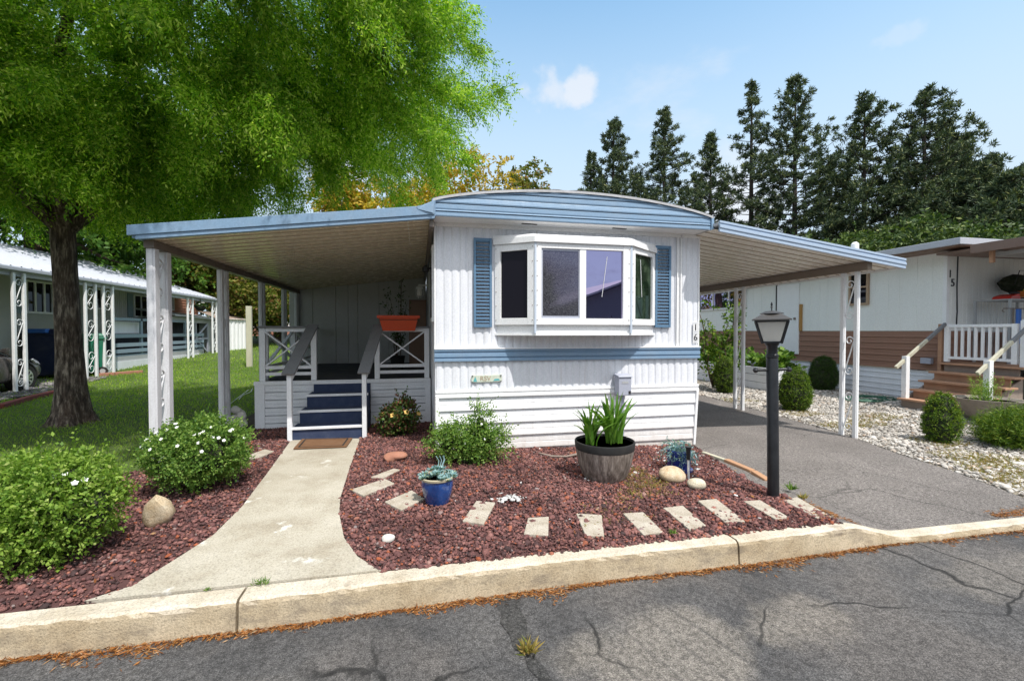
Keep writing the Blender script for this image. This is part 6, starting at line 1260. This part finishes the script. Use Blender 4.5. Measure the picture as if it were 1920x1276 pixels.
tc_ = N('ShaderNodeTexCoord'); mp = N('ShaderNodeMapping'); mp.inputs['Scale'].default_value = (1, 1, 2.2); nt.links.new(tc_.outputs['Generated'], mp.inputs[0])
nz = N('ShaderNodeTexNoise'); nz.inputs['Scale'].default_value = 3.2; nz.inputs['Detail'].default_value = 8; nz.inputs['Roughness'].default_value = .58; nt.links.new(mp.outputs[0], nz.inputs[0])
nz2 = N('ShaderNodeTexNoise'); nz2.inputs['Scale'].default_value = 17; nz2.inputs['Detail'].default_value = 7; nt.links.new(tc_.outputs['Generated'], nz2.inputs[0])
def m_(op, a, b=0, c=None):
    x = N('ShaderNodeMath', operation=op)
    for i, v in enumerate((a, b) if c is None else (a, b, c)):
        if hasattr(v, 'is_output'): nt.links.new(v, x.inputs[i])
        else: x.inputs[i].default_value = v
    return x.outputs[0]
def ramp_(v, a, b, hi=1):
    x = N('ShaderNodeMapRange'); x.inputs[1].default_value = a; x.inputs[2].default_value = b; x.inputs[4].default_value = hi; x.interpolation_type = 'SMOOTHSTEP'; nt.links.new(v, x.inputs[0]); return x.outputs[0]
def puff(px, py, inner, outer, amt):
    d = Vector(ray(px, py)).normalized(); dt = N('ShaderNodeVectorMath', operation='DOT_PRODUCT'); nm_ = N('ShaderNodeVectorMath', operation='NORMALIZE'); nt.links.new(tc_.outputs['Generated'], nm_.inputs[0]); nt.links.new(nm_.outputs[0], dt.inputs[0]); dt.inputs[1].default_value = d
    ang = m_('ARCCOSINE', dt.outputs['Value']); return m_('MULTIPLY', ramp_(m_('ADD', ang, m_('MULTIPLY', m_('SUBTRACT', nz2.outputs[0], .5), -.17)), outer, inner), amt)
sep = N('ShaderNodeSeparateXYZ'); nt.links.new(tc_.outputs['Generated'], sep.inputs[0])
behind = ramp_(sep.outputs[1], .1, -.4); low_ = ramp_(sep.outputs[2], .42, .25); high = m_('MULTIPLY', m_('MULTIPLY', ramp_(nz.outputs[0], .44, .56, .95), behind), low_); tall = m_('MULTIPLY', m_('MAXIMUM', m_('MULTIPLY', ramp_(sep.outputs[2], .28, .45), behind), ramp_(sep.outputs[2], .78, .92)), ramp_(nz.outputs[0], .25, .5, .92))  # tall: bright unseen clouds overhead and behind the camera, added for fill light
thin = m_('MULTIPLY', ramp_(nz.outputs[0], .56, .74, .30), 1)
mask = m_('MAXIMUM', thin, m_('MAXIMUM', m_('MAXIMUM', puff(1085, 160, .004, .045, .72), puff(1035, 172, .0, .045, .6)), m_('MAXIMUM', puff(1680, 70, .0, .022, .2), m_('MAXIMUM', puff(640, 330, .02, .10, .8), puff(1370, 395, .02, .13, .75)))))
haze = ramp_(sep.outputs[2], .78, .2, .95)
tint = N('ShaderNodeMix', data_type='RGBA', blend_type='MULTIPLY'); tint.inputs[0].default_value = 1; tint.inputs[7].default_value = (1.15, 1.75, 1.75, 1); nt.links.new(sky.outputs[0], tint.inputs[6])
hz = N('ShaderNodeMix', data_type='RGBA'); nt.links.new(haze, hz.inputs[0]); nt.links.new(tint.outputs[2], hz.inputs[6]); hz.inputs[7].default_value = (4.7, 5.7, 6.7, 1)
mx = N('ShaderNodeMix', data_type='RGBA'); nt.links.new(mask, mx.inputs[0]); gc = N('ShaderNodeMix', data_type='RGBA'); nt.links.new(high, gc.inputs[0]); nt.links.new(hz.outputs[2], gc.inputs[6]); gc.inputs[7].default_value = (2.3, 2.4, 3.0, 1); fill_cloud = N('ShaderNodeMix', data_type='RGBA'); nt.links.new(tall, fill_cloud.inputs[0]); nt.links.new(gc.outputs[2], fill_cloud.inputs[6]); fill_cloud.inputs[7].default_value = (10.5, 10.6, 10.8, 1); nt.links.new(fill_cloud.outputs[2], mx.inputs[6]); mx.inputs[7].default_value = (6.1, 6.25, 6.6, 1)
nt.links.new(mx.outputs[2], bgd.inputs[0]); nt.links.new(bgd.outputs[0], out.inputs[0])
cam = bpy.data.cameras.new('camera'); cam.sensor_width = 36; cam.lens = F/1920*36; cam.clip_end = 2000; cam.clip_start = .05
co = bpy.data.objects.new('camera', cam); COL.objects.link(co); co.location = (0, 0, EYE); co.rotation_euler = (PI/2-PITCH, 0, -YAW); bpy.context.scene.camera = co
sc_ = bpy.context.scene; sc_.view_settings.view_transform = 'Standard'; sc_.view_settings.look = 'None'; sc_.view_settings.exposure = 0; sc_.view_settings.gamma = 1
sc_.render.engine = 'CYCLES'; sc_.cycles.max_bounces = 8; sc_.cycles.transparent_max_bounces = 8
